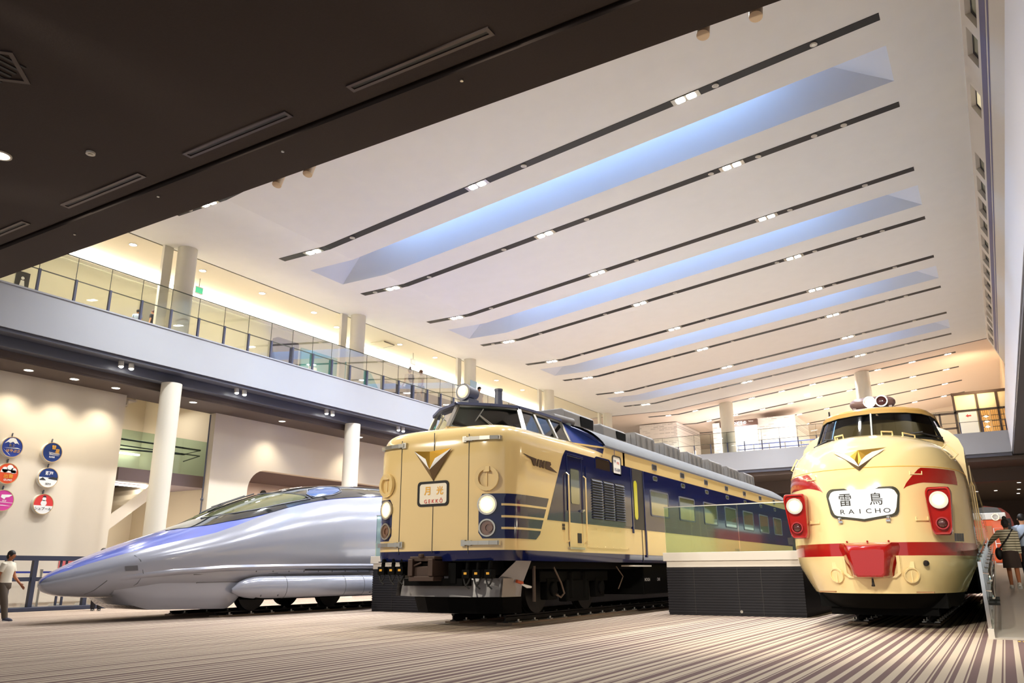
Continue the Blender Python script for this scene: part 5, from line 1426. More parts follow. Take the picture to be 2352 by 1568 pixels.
for i in range(10):
    a = 13.1+1.5*i; f = MB(); z = rz(a)
    f.box((-.315, a-.02, z+.08), (-.27, a+.02, z+1.0)); f.build('post', M['chrome'], g)
    f = MB(); f.tube([(-.27, a, z+.85), (-.20, a, z+.84)], .012, 6); f.tube([(-.27, a, z+.62), (-.20, a, z+.61)], .012, 6); f.build('bracket', M['chrome'], g)
for h_, nm in ((.86, 'handrail'), (.63, 'handrail')):
    f = MB(); f.tube([(-.19, 13.2, rz(13.2)+h_-.12), (-.19, 13.35, rz(13.3)+h_), (-.19, 20, rz(20)+h_), (-.19, 27, rz(27)+h_)], .02, 8); f.build(nm, M['chrome'], g, smooth=40)
for y in (13.5, 14.2):
    f = MB(); f.tube([(-.27, y, rz(y)+.42), (-.13, y, rz(y)+.42)], .03, 8)
    f.build('bumper', M['rubber'], g, smooth=40)
for i, x in enumerate((.005, .06, .115)):
    f = MB(); f.box((x, 12.66, 0), (x+.03, 12.74, .006)); tag(f.build('floor_stud', mat('yellow_stud', srgb(222, 190, 70), .5) if i == 0 else bpy.data.materials['yellow_stud'], bevel=.002), 'small yellow floor stud at the foot of the ramp, %s of three' % ['left', 'middle', 'right'][i], 'floor stud', 'yellow floor studs')

# ---------------------------------------------------------------- glass balustrades upstairs
def balustrade(p0, p1, z0, n, label, mg, ht=1.27, mid=.61, postm=None):
    p0, p1 = Vector((*p0, z0)), Vector((*p1, z0)); d = (p1-p0)/n; dn = d.normalized(); nr = Vector((-dn.y, dn.x, 0))
    g = thing('glass_balustrade', p0, label, 'balustrade')
    for i in range(n):
        a, b = p0+d*i+dn*.006, p0+d*(i+1)-dn*.006
        f = MB(); f.prism([a, b, b+Vector((0, 0, ht)), a+Vector((0, 0, ht))], nr*.012); f.build('glass_panel', mg, g)
    for i in range(n+1):
        a = p0+d*i-nr*.05
        f = MB(); f.obox(a+Vector((0, 0, mid/2)), dn*.028, nr*.035, (0, 0, mid/2)); f.build('post', postm or M['postblue'], g)
    f = MB()
    for h_, r in ((ht, .012), (mid, .012)): f.bar(p0+Vector((0, 0, h_)), p1+Vector((0, 0, h_)), r*2, r*2)
    for i in range(n+1):
        a = p0+d*i; f.bar(a+Vector((0, 0, mid)), a+Vector((0, 0, ht)), .014, .014)
    f.build('rail', bpy.data.materials.get('dark_green_edge') or mat('dark_green_edge', srgb(70, 76, 60), .4), g)
balustrade((-20.56, 6.1), (-20.56, 48.6), 7.99, 43, 'long glass balustrade on the left balcony edge', M['glass'])
balustrade((-20.1, 48.9), (1.2, 48.9), 7.99, 20, 'glass balustrade on the far bridge edge', M['clear'])

# ---------------------------------------------------------------- left gallery furnishings
def wallbox(name, y0, y1, z0, z1, x0, x1, m, label, cat, bevel=.0):
    f = MB(); f.box((x0, y0, z0), (x1, y1, z1)); return tag(f.build(name, m, bevel=bevel), label, cat)
wallbox('display_case', 21.25, 22.45, 7.9, 10.15, -24.28, -23.9, mat('navy_display', srgb(36, 40, 66), .2), 'dark navy display case against the upper gallery wall', 'display case', .08)
teal = mat('teal_panel', srgb(66, 168, 170), .45)
f = MB(); f.box((-24.28, 22.85, 7.9), (-24.2, 25.6, 10.1)); p = tag(f.build('exhibition_panel', teal), 'wide teal exhibition panel on the upper gallery wall', 'panel')
f = MB(); f.ngon([(-24.195, 23.3, 9.0), (-24.195, 23.8, 9.0), (-24.195, 23.8, 9.4), (-24.195, 23.3, 9.4)]); f.ngon([(-24.195, 24.9, 8.3), (-24.195, 25.55, 8.6), (-24.195, 24.95, 9.2)]); f.build('white_graphic', M['whiteink'], p)
f = MB(); f.prism([(-24.28, 26.6, 7.9), (-24.28, 28.2, 7.9), (-24.28, 28.2, 8.9), (-24.28, 27.3, 9.9), (-24.28, 26.6, 10.0)], (.08, 0, 0)); p = tag(f.build('exhibition_panel', teal), 'teal exhibition panel with slanted top right of the second column', 'panel')
f = MB(); text(f, '京都', (-24.19, 27.35, 8.75), (0,1,0), (0,0,1), .3, .02); f.build('panel_lettering', M['whiteink'], p)
wallbox('dark_reflection_panel', 28.3, 35.6, 7.9, 9.75, -24.29, -24.15, mat('dark_reflection_grey', srgb(92, 86, 80), .12), 'long dark glossy panel on the upper gallery wall, standing in for a glass reflection', 'reflection panel')  # dark reflection in the balcony glass, put into this panel's colour
wallbox('doorway', 15.35, 16.55, 7.9, 10.0, -24.29, -24.26, mat('shaded_doorway', srgb(176, 174, 160), .8), 'grey doorway in the upper gallery wall left of the first column', 'doorway')
f = MB(); f.box((-24.29, 11.25, 9.05), (-24.27, 11.65, 9.75)); p = tag(f.build('wall_sign', M['ink']), 'small dark pictogram sign at the left end of the gallery', 'sign')
f = MB(); f.ell((-24.265, 11.45, 9.55), (.004, .05, .05), 12, 8); f.prism([(-24.266, 11.36, 9.2), (-24.266, 11.54, 9.2), (-24.266, 11.5, 9.48), (-24.266, 11.4, 9.48)], (.004, 0, 0)); f.build('pictogram', M['whiteink'], p)
f = MB(); f.box((-23.2, 26.0, 10.87), (-22.4, 26.8, 10.925)); p = tag(f.build('air_conditioner', mat('ac_beige', srgb(226, 214, 188), .6), bevel=.02), 'square beige air conditioner cassette in the gallery ceiling', 'air conditioner')
f = MB(); f.box((-22.42, 26.05, 10.87), (-22.39, 26.75, 10.89)); f.box((-23.1, 26.78, 10.87), (-22.5, 26.81, 10.89)); f.build('air_slot', M['ink'], p)
for n, (x, y) in enumerate(((-22.9, 16.6), (-22.6, 28.4))):
    s_ = thing('exit_sign', (x, y, 10.6), ['green exit sign behind the first balcony column', 'white lit exit sign hanging from the gallery ceiling'][n], 'exit sign')
    f = MB(); f.box((x-.02, y-.16, 10.36), (x+.02, y+.16, 10.62)); f.build('case', M['whiteink'], s_)
    f = MB(); f.box((x+.021, y-.14, 10.39), (x+.025, y+.14, 10.59)); f.build('sign_face', mat('exit_green', srgb(90, 220, 170), .4, emit=.15) if n == 0 else mat('exit_white', srgb(235, 240, 236), .4, emit=.2), s_)
    f = MB(); f.cyl((x, y, 10.62), (x, y, 10.93), .015, n=8); f.build('rod', M['steel'], s_)
wallbox('blue_poster', 30.3, 30.85, 9.3, 9.75, -20.6, -20.585, mat('pale_blue_notice', srgb(172, 202, 220), .5), 'pale blue notice on the balcony glass left of the third column', 'notice')
s_ = MB(); s_.cyl((-26.19, 23.15, 4.1), (-26.12, 23.15, 4.1), .14, n=20); tag(s_.build('wall_speaker', M['black'], smooth=40), 'round black wall speaker inside the round cornered recess', 'speaker')

# ---------------------------------------------------------------- head marks on the left wall
def headmark(y, z, label, base, draw, group='round train head marks on the left wall', top=True):
    t = thing('head_mark', (-22.6, y, z), label, 'head mark', group)
    x = -22.52; R = .275
    f = MB(); f.cyl((-22.65, y, z), (x, y, z), R, n=36); f.build('drum', M['white'], t, smooth=40)
    f = MB(); f.disc((x+.002, y, z), (1, 0, 0), R*.97, 36); f.build('face', base, t)
    f = MB(); f.ring((x-.006, y, z), (1, 0, 0), R*.96, R*1.02, .014, 36); f.build('rim', bpy.data.materials.get('ochre_rim') or mat('ochre_rim', srgb(196, 168, 120), .5), t)
    f = MB(); f.box((-22.64, y-.012, z+R), (-22.60, y+.012, z+R+.09)); f.ell((-22.61, y, z+R+.1), (.03, .02, .02), 8, 6); f.build('hanger', M['bluegrey'], t, smooth=40)
    P = lambda u, v: (x+.006, y+u*R, z+v*R)
    draw(t, P, x, y, z, R)
def poly(t, name, P, polys, m, off=0.0):
    f = MB()
    for pl_ in polys: f.ngon([Vector(P(u, v))+Vector((off, 0, 0)) for u, v in pl_])
    f.build(name, m, t)
def letters(t, P, items, m, name='lettering'):
    f = MB()
    for s_, u, v, hh, *b in items: text(f, s_, Vector(P(u, v))+Vector((.004, 0, 0)), (0,1,0), (0,0,1), hh, b[0] if b else .02, sx=b[1] if len(b) > 1 else 1.0)
    f.build(name, m, t)
def below(v0): return [(math.sin(a)*.97, -math.cos(a)*.97) for a in [-(math.acos(-v0/.97))+2*math.acos(-v0/.97)*k/20 for k in range(21)]]
def above(v0): return [(u, -v) for u, v in below(-v0)]
blue = mat('mark_blue', srgb(44, 66, 150), .3); navyb = mat('mark_navy', srgb(32, 56, 116), .3); red_ = mat('mark_red', srgb(220, 62, 60), .3); orange_ = mat('mark_orange', srgb(224, 84, 44), .3); pink_ = mat('mark_pink', srgb(214, 66, 156), .3)
def d_fuji(t, P, x, y, z, R):
    poly(t, 'mountain', P, [[(-.78, .28), (-.32, .82), (-.05, .9), (.2, .86), (.62, .28), (.4, .42), (.22, .34), (0, .52), (-.25, .36), (-.45, .46)]], M['whiteink'])
    letters(t, P, [('富士', -.05, .16, .075), ('はやぶさ', .12, -.36, .085)], M['inkgold'])
    letters(t, P, [('富士', -.05, .16, .08)], M['whiteink'])
    poly(t, 'swoosh', P, [[(-.8, -.12), (.5, -.02), (.85, -.14), (.4, -.12)], [(-.85, -.2), (-.2, -.75), (-.05, -.85), (-.3, -.6)]], M['whiteink'])
def d_suisei(t, P, x, y, z, R):
    letters(t, P, [('彗', .08, .52, .12), ('星', .48, .16, .12)], M['inkgold'])
    poly(t, 'comet_tail', P, [[(-.35, .0), (.6, -.06), (.85, -.12), (-.35, -.04)], [(-.3, -.1), (.7, -.16), (.8, -.2), (-.3, -.15)], [(-.3, -.2), (.6, -.27), (.78, -.31), (-.3, -.25)]], M['whiteink'])
    letters(t, P, [('SUISEI', .0, -.48, .045)], M['whiteink'])
def d_seto(t, P, x, y, z, R):
    poly(t, 'lower_field', P, [below(.02)], M['whiteink'])
    poly(t, 'islands', P, [[(-.85, -.2), (-.55, .0), (-.2, -.28), (-.85, -.3)], [(-.1, -.05), (.45, .12), (.75, .05), (.93, .12), (.93, -.2), (.1, -.12)]], M['ink'], .002)
    letters(t, P, [('瀬戸', .0, .45, .11)], M['whiteink']); letters(t, P, [('SETO', .05, -.62, .05)], M['ink'])
def d_ski(t, P, x, y, z, R):
    poly(t, 'lower_field', P, [below(-.15)], M['whiteink'])
    c_ = lambda cu, cv, r: [(cu+r*math.cos(2*PI*k/20), cv+r*math.sin(2*PI*k/20)) for k in range(20)]
    poly(t, 'snowman', P, [c_(0, .1, .3), c_(.0, .5, .2)], M['whiteink'], .003); poly(t, 'hat', P, [[(-.2, .66), (.2, .66), (.1, .84), (-.1, .84)]], M['ink'], .005)
    letters(t, P, [('シュプール', .0, -.45, .085)], M['ink'])
def d_izumo(t, P, x, y, z, R):
    c_ = lambda cu, cv, r: [(cu+r*math.cos(2*PI*k/18), cv+r*math.sin(2*PI*k/18)) for k in range(18)]
    poly(t, 'cloud', P, [c_(-.3, .35, .28), c_(.15, .55, .3), c_(.5, .3, .28), [(-.7, .08), (.8, .08), (.7, .35), (-.6, .4)]], M['whiteink'])
    letters(t, P, [('出雲', .1, -.25, .12)], M['inkgold']); letters(t, P, [('IZUMO', .1, -.62, .05)], M['whiteink'])
def d_pink(t, P, x, y, z, R):
    poly(t, 'bird', P, [[(-.2, .55), (.85, .6), (.5, .35), (.2, .3), (.1, .1), (-.25, .3)], [(-.9, -.1), (.95, -.18), (.95, -.22), (-.9, -.16)], [(-.8, -.5), (.0, -.42), (.85, -.5), (.0, -.5)]], M['whiteink'])
    letters(t, P, [('なは', .1, -.02, .05)], M['whiteink'])
headmark(11.13, 4.21, 'blue round head mark with white mountain, top of the leftmost visible column', blue, d_fuji)
headmark(12.22, 4.20, 'navy round head mark with gold characters and white comet stripes', navyb, d_suisei)
headmark(11.13, 3.50, 'orange round head mark with white clouds at the left edge', orange_, d_izumo)
headmark(12.22, 3.49, 'blue and white round head mark with dark islands', navyb, d_seto)
headmark(11.13, 2.79, 'pink round head mark with white bird at the left edge', pink_, d_pink)
headmark(12.20, 2.765, 'red and white round head mark with a snowman, lowest on the wall', red_, d_ski)

# ---------------------------------------------------------------- railing, stanchions and track display at the left
r = thing('railing', (-21.4, 11.5, 0), 'dark blue steel railing in front of the white wall at the left', 'railing')
f = MB(); f.box((-21.44, 8.0, 1.24), (-21.34, 15.6, 1.36)); f.build('top_rail', M['postblue2'] if 'postblue2' in M else mat('railing_navy', srgb(48, 52, 70), .45), r)
rn = bpy.data.materials['railing_navy']
f = MB(); f.box((-21.43, 8.0, .73), (-21.36, 15.6, .83)); f.build('middle_rail', rn, r)
for i, y in enumerate((10.2, 11.62, 13.05, 14.4)):
    f = MB(); f.box((-21.45, y-.055, 0), (-21.33, y+.055, 1.24)); f.build('post', rn, r)
for y in (10.9, 11.05, 12.3, 12.45, 13.8):
    f = MB(); f.box((-21.41, y-.025, .12), (-21.37, y+.025, 1.24)); f.build('baluster', rn, r)
f = MB(); f.box((-21.6, 8.0, 0), (-21.2, 15.6, .10)); f.build('base_rail', rn, r, bevel=.01)
for n, y in enumerate((10.6, 12.3, 13.9)):
    s_ = thing('stanchion', (-22.26, y, 0), 'grey belt stanchion behind the dark blue railing, %s from the left' % ORD[n], 'stanchion', 'belt stanchions behind the railing')
    f = MB(); f.cyl((-22.26, y, 0), (-22.26, y, .03), .17, n=20); f.build('base', M['steel'], s_)
    f = MB(); f.cyl((-22.26, y, .03), (-22.26, y, 1.0), .03, n=12); f.build('post', M['steel'], s_, smooth=40)
    f = MB(); f.cyl((-22.26, y, .93), (-22.26, y, 1.03), .04, n=14); f.build('head', M['steel'], s_, smooth=40)
    f = MB(); f.box((-22.265, y+.04, .93), (-22.255, y+(1.46 if n < 2 else 1.0), .98)); f.build('belt', mat('blue_belt', srgb(40, 52, 140), .6) if n == 0 else bpy.data.materials['blue_belt'], s_)
wallbox('red_notice', 12.95, 13.5, 1.05, 1.32, -22.645, -22.63, mat('pinkish_red_notice', srgb(214, 104, 104), .6), 'small red notice low on the white wall behind the railing', 'notice')
wallbox('track_bed', 8.4, 14.2, .0, .06, -22.04, -21.64, M['dark'], 'dark strip of display track bed behind the railing', 'track bed')
for n in range(5):
    f = MB(); y = 10.4+.72*n; f.prism([(-21.98, y-.13, .06), (-21.98, y+.13, .06), (-21.98, y+.08, .15), (-21.98, y-.08, .15)], (.28, 0, 0)); tag(f.build('sleeper_block', M['cap']), 'pale concrete block on the dark strip behind the railing, %s from the left' % ORD[n], 'block', 'pale blocks behind the railing')

# ---------------------------------------------------------------- far upper floor: brick boxes, bright screen, timber building
wb = brickmat('dashed_white_brick', srgb(236, 228, 222), srgb(150, 140, 138))
def farbox(name, x0, x1, y0, y1, z0, z1, m, label, cat):
    f = MB(); f.box((x0, y0, z0), (x1, y1, z1)); return tag(f.build(name, m), label, cat)
farbox('brick_booth', -20.75, -18.0, 52, 57, 7.95, 10.85, wb, 'white brick patterned booth on the far upper floor, left of the far column', 'booth')
farbox('brick_booth', -13.1, -10.6, 54.5, 59, 7.95, 11.0, wb, 'white brick patterned booth right of the bright screen on the far floor', 'booth')
farbox('brick_pier', -16.1, -15.6, 54, 55, 7.95, 10.85, wb, 'narrow white brick patterned pier left of the bright screen', 'pier')
farbox('bright_screen', -15.55, -13.1, 54.2, 54.4, 7.95, 10.5, mat('bright_screen_face', (1, .96, .92), .5, emit=.5), 'tall glowing white screen behind the far column', 'screen')
farbox('bright_screen', -20.0, -18.3, 51.9, 51.98, 8.3, 9.1, mat('bright_screen_low', (1, .96, .88), .5, emit=.35), 'low glowing window on the left brick patterned booth', 'screen')
f = MB(); f.box((-15.55, 54.0, 10.5), (-13.0, 54.25, 10.9)); p = tag(f.build('sign_board', mat('brown_sign', srgb(92, 66, 58), .5)), 'brown sign board with white lettering above the bright screen', 'sign')
f = MB(); text(f, 'てつどうの', (-14.3, 53.98, 10.71), (1,0,0), (0,0,1), .22, .03); text(f, 'Railway', (-13.4, 53.98, 10.75), (1,0,0), (0,0,1), .1, .02); f.build('sign_lettering', M['whiteink'], p)
for n, x in enumerate((-12.1,)):
    farbox('white_door', x-.45, x+.45, 54.4, 54.5, 7.95, 10.0, M['white'], 'white door in the right brick patterned booth', 'door')
q = thing('queue_rail', (-11, 50.6, 7.95), 'blue metal queue railing on the far bridge behind the glass', 'railing')
f = MB()
for z in (8.35, 8.62): f.tube([(-13.6, 50.6, z), (-8.6, 50.6, z)], .035, 8)
f.build('rail', mat('queue_blue', srgb(66, 84, 150), .4), q, smooth=40)
for k in range(6):
    f = MB(); f.cyl((-13.5+k*.97, 50.6, 7.95), (-13.5+k*.97, 50.6, 8.65), .03, n=8); f.build('post', M['steel'], q)
l_ = thing('pendant_lantern', (-9.2, 52, 11.8), 'white cube pendant lantern hanging over the far bridge', 'pendant lamp')
f = MB(); f.box((-9.36, 51.84, 11.62), (-9.04, 52.16, 11.98)); f.build('shade', mat('lantern_white', (1, .97, .92), .5, emit=.9), l_, bevel=.03)
f = MB(); f.cyl((-9.2, 52, 11.98), (-9.2, 52, zc(-9.2)), .01, n=6); f.build('cord', M['black'], l_)
tb_ = thing('timber_facade', (0.2, 52.2, 7.95), 'dark timber framed old station facade with plaster panels at the far right', 'facade')
lamp('timber_glow', 'AREA', (.2, 50.8, 10.9), 30, (1, .72, .42), 1.5, (-.5, 52.2, 11.5)); lamp('upper_fill', 'AREA', (-12, 51.5, 8.3), 70, (.96, .95, 1.0), 12.0, (-12, 52.5, 12), sy=2.0); wood = mat('dark_timber', srgb(58, 40, 30), .6, noise=.2, nscale=5); plaster = mat('warm_plaster', srgb(236, 222, 184), .8)  # the wide upper area light is unseen fill added for the far ceiling
f = MB(); f.box((-1.12, 52.1, 7.95), (1.6, 52.2, 10.75)); f.build('plaster_wall', plaster, tb_)
f = MB()
for x in (-1.12, .06, 1.05): f.box((x-.06, 52.02, 7.95), (x+.06, 52.12, 10.8))
f.box((-1.2, 52.0, 10.7), (1.6, 52.14, 10.85)); f.box((-1.12, 52.02, 9.72), (1.6, 52.12, 9.82)); f.box((-2.6, 52.02, 9.62), (-1.0, 52.12, 9.74)); f.box((-2.6, 52.02, 8.75), (-1.1, 52.12, 8.85)); f.box((-2.0, 52.02, 7.95), (-1.9, 52.12, 9.7))
f.build('timber_frame', wood, tb_)
for k, x in enumerate((.13, .62, 1.12)):
    f = MB(); f.box((x, 52.03, 8.4), (x+.42, 52.09, 9.68)); g_ = f.build('window', mat('amber_window', srgb(206, 150, 80), .3, emit=.25) if k == 0 else bpy.data.materials['amber_window'], tb_)
    f = MB()
    for j in range(4): f.box((x+.1*j+.02, 52.01, 8.4), (x+.1*j+.035, 52.035, 9.68))
    for j in range(3): f.box((x, 52.01, 8.7+.33*j), (x+.42, 52.035, 8.73+.33*j))
    f.build('muntins', wood, g_)
f = MB(); f.box((-1.0, 52.06, 8.0), (-.05, 52.09, 9.7)); f.build('white_board', M['whiteink'], tb_)
f = MB(); f.prism([(-.62, 52.05, 9.46), (-.5, 52.05, 9.56), (-.5, 52.05, 9.5), (-.34, 52.05, 9.5), (-.34, 52.05, 9.42), (-.5, 52.05, 9.42), (-.5, 52.05, 9.36)], (0, .01, 0)); f.build('red_arrow', M['inkred'], tb_)
for n, z in enumerate((9.25, 8.95, 8.65)):
    p_ = thing('pendant_lamp', (.38, 51.6, z), 'white enamel pendant lamp before the amber windows, %s from the top' % ORD[n], 'pendant lamp', 'enamel lamps at the timber facade')
    f = MB(); f.cyl((.38, 51.6, z), (.38, 51.6, z+.08), .15, .04, n=16, caps=False); f.build('shade', M['whiteink'], p_, smooth=40)
    f = MB(); f.ell((.38, 51.6, z), (.06, .06, .04)); f.build('bulb', M['dlglow'], p_)
    f = MB(); f.bar((.38, 51.6, z+.09), (.38, 52.04, z+.09), .02, .02); f.build('bracket', M['black'], p_)

# ---------------------------------------------------------------- orange locomotive far behind, and the dark red car beyond it
lo_ = thing('locomotive', (-1.0, 40, 0), 'orange and white diesel locomotive far behind beside the ramp', 'locomotive')
f = MB(); f.box((-2.3, 38.0, 1.15), (.33, 46, 2.85)); f.build('body', mat('orange_loco_paint', srgb(236, 98, 42), .3, coat=.4), lo_, bevel=.06)
f = MB(); f.box((-2.32, 37.98, 2.85), (.35, 46, 3.12)); f.build('white_band', M['whiteink'], lo_, bevel=.03)
f = MB(); f.prism([(-2.2, 38.0, 3.12), (.25, 38.0, 3.12), (.1, 38.0, 3.32), (-1.0, 38.0, 3.42), (-2.0, 38.0, 3.32)], (0, 8, 0)); f.build('roof', M['roofgrey'], lo_)
f = MB(); f.ring((-.02, 37.97, 2.95), (0, -1, 0), .10, .15, .03, 20); f.build('headlamp', M['steel'], lo_)
f = MB(); f.box((-1.0, 37.96, 1.9), (-.2, 38.0, 2.6)); f.box((-1.9, 37.96, 1.9), (-1.2, 38.0, 2.6)); f.build('window', mat('loco_glass', srgb(190, 130, 90), .1), lo_)
f = MB(); f.tube([(-.15, 37.9, 1.3), (-.15, 37.9, 2.5), (.22, 37.9, 2.5), (.22, 37.9, 1.3)], .02, 6); f.tube([(-.15, 37.9, 1.9), (.22, 37.9, 1.9)], .02, 6); f.build('handrail', M['whiteink'], lo_, smooth=40)
f = MB(); f.box((-2.3, 37.7, .3), (.33, 46, 1.15)); f.build('underframe', mat('loco_grey', srgb(120, 110, 104), .5), lo_, bevel=.04)
for k in range(4):
    f = MB(); f.cyl((-2.2, 39+1.9*k, .43), (.3, 39+1.9*k, .43), .43, n=20); f.build('wheelset', M['dark'], lo_)
rc = thing('railway_car', (-.9, 52, 0), 'dark red arched railway car end beyond the orange locomotive', 'railway car')
f = MB(); sec = [(-2.3, 1.1), (.75, 1.1), (.75, 3.3), (.62, 3.75), (.3, 4.05), (-.77, 4.25), (-1.8, 4.05), (-2.2, 3.75), (-2.3, 3.3)]
f.prism([(x, 50, z) for x, z in sec], (0, 9, 0)); f.build('body', mat('dark_red_car', srgb(132, 44, 32), .4), rc)
f = MB(); f.box((-2.2, 49.98, 2.4), (.65, 50.0, 3.5)); f.build('end_window', M['ink'], rc)
f = MB(); f.box((-2.2, 50.2, .2), (.65, 58.5, 1.1)); f.build('underframe', M['dark'], rc)
# ---------------------------------------------------------------- people
def rotv(v, ax, a): return Matrix.Rotation(a, 3, ax) @ Vector(v)
skinm = mat('skin', srgb(206, 152, 118), .55); skind = mat('tanned_skin', srgb(170, 104, 66), .55); hairm = mat('dark_hair', srgb(30, 24, 22), .6); brownhair = mat('brown_hair', srgb(84, 56, 40), .6)
def person(loc, face, H, label, skin, legs=(0, 0), knees=(0, 0), arms=(0, 0), elbows=(.2, .2), abd=(.12, .12), lean=0.0, turn=0.0, fem=False, hair=hairm, bun=False, cap=None,
           shirt=None, sleeve=.5, bottom=None, blen=.5, skirt=False, shoes=None, bag=None, group=None, raise_=None):
    t = thing('person', loc, label, 'person', group)
    base = Vector(loc); Rz = Matrix.Rotation(face, 3, 'Z')
    J = {}
    def st(v): return Vector(v)*H
    Rl = Matrix.Rotation(lean, 3, 'Y')
    hipc = st((0, 0, .525))
    def up_(v): return hipc+Rl @ (st(v)-hipc)
    J['pel'] = hipc; J['sp'] = up_((0, 0, .62)); J['ch'] = up_((.0, 0, .73)); J['nk'] = up_((.0, 0, .825)); J['nk2'] = up_((.008, 0, .86)); J['hd'] = up_((.016, 0, .915)); J['tp'] = up_((.008, 0, .965))
    sw = .095 if fem else .105
    low = 9
    for i, sd in enumerate((1, -1)):
        hip = hipc+st((0, sd*.048, -.02)); k = hip+rotv(st((0, 0, -.235)), 'Y', -legs[i]); a = k+rotv(st((0, 0, -.235)), 'Y', -legs[i]+knees[i]); 
        fd = rotv(st((.075, 0, -.022)), 'Y', (-legs[i]+knees[i])*.6)
        J['hip%d' % i], J['kn%d' % i], J['an%d' % i], J['to%d' % i] = hip, k, a, a+fd
        low = min(low, a.z-.028*H, (a+fd).z-.012*H)
        sh = up_((0, sd*sw, .795))
        d_ = rotv(rotv(Vector((0, 0, -1)), 'X', sd*abd[i]), 'Y', -arms[i]); el = sh+d_*.17*H
        d2 = rotv(rotv(Vector((0, 0, -1)), 'X', sd*abd[i]*.6), 'Y', -(arms[i]+elbows[i])); wr_ = el+d2*.145*H
        J['sh%d' % i], J['el%d' % i], J['wr%d' % i], J['pm%d' % i] = sh, el, wr_, wr_+d2*.045*H
        J['hd2%d' % i] = d2
    lift = Vector((0, 0, -low))
    W_ = lambda p: base+Rz @ (Vector(p)+lift)
    # skeleton -> skin modifier
    V, E_, Rr = [], [], []
    def pt_(p, r): V.append(Vector(p)+lift); Rr.append(r if isinstance(r, tuple) else (r, r)); return len(V)-1
    h = H
    pel = pt_(J['pel'], (.075*h, .085*h)); sp_ = pt_(J['sp'], (.062*h, .072*h)); ch = pt_(J['ch'], (.062*h, .085*h)); nk = pt_(J['nk'], .032*h); nk2 = pt_(J['nk2'], .030*h); hd = pt_(J['hd'], (.050*h, .046*h)); tp = pt_(J['tp'], (.040*h, .036*h))
    E_ += [(pel, sp_), (sp_, ch), (ch, nk), (nk, nk2), (nk2, hd), (hd, tp)]
    for i in range(2):
        a = pt_(J['hip%d' % i], .052*h); b = pt_(J['kn%d' % i], .034*h); c = pt_(lerp(J['kn%d' % i], J['an%d' % i], .35), .033*h); d = pt_(J['an%d' % i], .021*h); e = pt_(J['to%d' % i], .019*h)
        E_ += [(pel, a), (a, b), (b, c), (c, d), (d, e)]
        s0 = pt_(J['sh%d' % i], .034*h); s1 = pt_(J['el%d' % i], .024*h); s2 = pt_(J['wr%d' % i], .016*h); s3 = pt_(J['pm%d' % i], (.013*h, .020*h))
        E_ += [(ch, s0), (s0, s1), (s1, s2), (s2, s3)]
        d2 = J['hd2%d' % i]; side_ = d2.cross(Vector((0, 1, 0))).normalized()
        for q in range(4):
            u = (q-1.5)*.0085*h; L = [.040, .046, .043, .034][q]*h
            f0 = pt_(J['pm%d' % i]+d2*.014*h+side_*u, .0052*h); f1 = pt_(J['pm%d' % i]+d2*(.014*h+L*.55)+side_*u*1.15, .0048*h); f2 = pt_(J['pm%d' % i]+d2*(.014*h+L)+side_*u*1.1+Vector((0, (-1 if i == 0 else 1)*.006*h, 0)), .0040*h)
            E_ += [(s3, f0), (f0, f1), (f1, f2)]
        th0 = pt_(J['wr%d' % i]+d2*.018*h+side_*.018*h, .0058*h); th1 = pt_(J['wr%d' % i]+d2*.042*h+side_*.032*h, .0048*h); E_ += [(s2, th0), (th0, th1)]
    me = bpy.data.meshes.new('body'); me.from_pydata([tuple(Rz @ v) for v in V], E_, [])
    o = bpy.data.objects.new('body', me); COL.objects.link(o); o.parent = t
    me.materials.append(skin)
    md = o.modifiers.new('skin', 'SKIN'); md.use_smooth_shade = True
    for i, rr in enumerate(Rr): me.skin_vertices[0].data[i].radius = rr
    me.skin_vertices[0].data[0].use_root = True
    sb = o.modifiers.new('sub', 'SUBSURF'); sb.levels = 1; sb.render_levels = 1
    # face and hair
    ax = (Rz @ Rl @ Vector((1, 0, 0)), Rz @ Vector((0, 1, 0)), Rz @ Rl @ Vector((0, 0, 1)))
    ax = tuple(a.normalized() for a in ax)
    if turn:
        rt_ = Matrix.Rotation(turn, 3, ax[2]); ax = (rt_ @ ax[0], rt_ @ ax[1], ax[2])
    hc = W_(J['hd'])+ax[2]*.012*h
    f = MB(); f.ell(hc-ax[0]*.006*h+ax[2]*.016*h, (.056*h, .050*h, .056*h), 16, 10, ax)
    if fem: f.ell(hc-ax[0]*.026*h-ax[2]*.015*h, (.040*h, .046*h, .05*h), 14, 8, ax)
    if bun: f.ell(hc-ax[0]*.03*h+ax[2]*.075*h, (.03*h, .03*h, .035*h), 12, 8, ax)
    if bun == 2: f.ell(hc-ax[0]*.065*h+ax[2]*.0*h, (.03*h, .028*h, .03*h), 12, 8, ax)
    f.build('hair', hair, t, smooth=60)
    f = MB(); f.ell(hc+ax[0]*.022*h-ax[2]*.008*h, (.032*h, .036*h, .046*h), 14, 10, ax); f.ell(hc+ax[0]*.055*h-ax[2]*.012*h, (.010*h, .007*h, .012*h), 8, 6, ax)
    for sd in (1, -1): f.ell(hc+ax[1]*sd*.049*h-ax[2]*.008*h, (.010*h, .005*h, .014*h), 8, 6, ax)
    f.build('face', skin, t, smooth=60)
    f = MB()
    for sd in (1, -1): f.ell(hc+ax[0]*.052*h+ax[1]*sd*.017*h+ax[2]*.002*h, (.004*h, .006*h, .004*h), 8, 6, ax)
    f.ell(hc+ax[0]*.051*h-ax[2]*.033*h, (.004*h, .012*h, .003*h), 8, 6, ax)
    f.build('features', M['ink'], t)
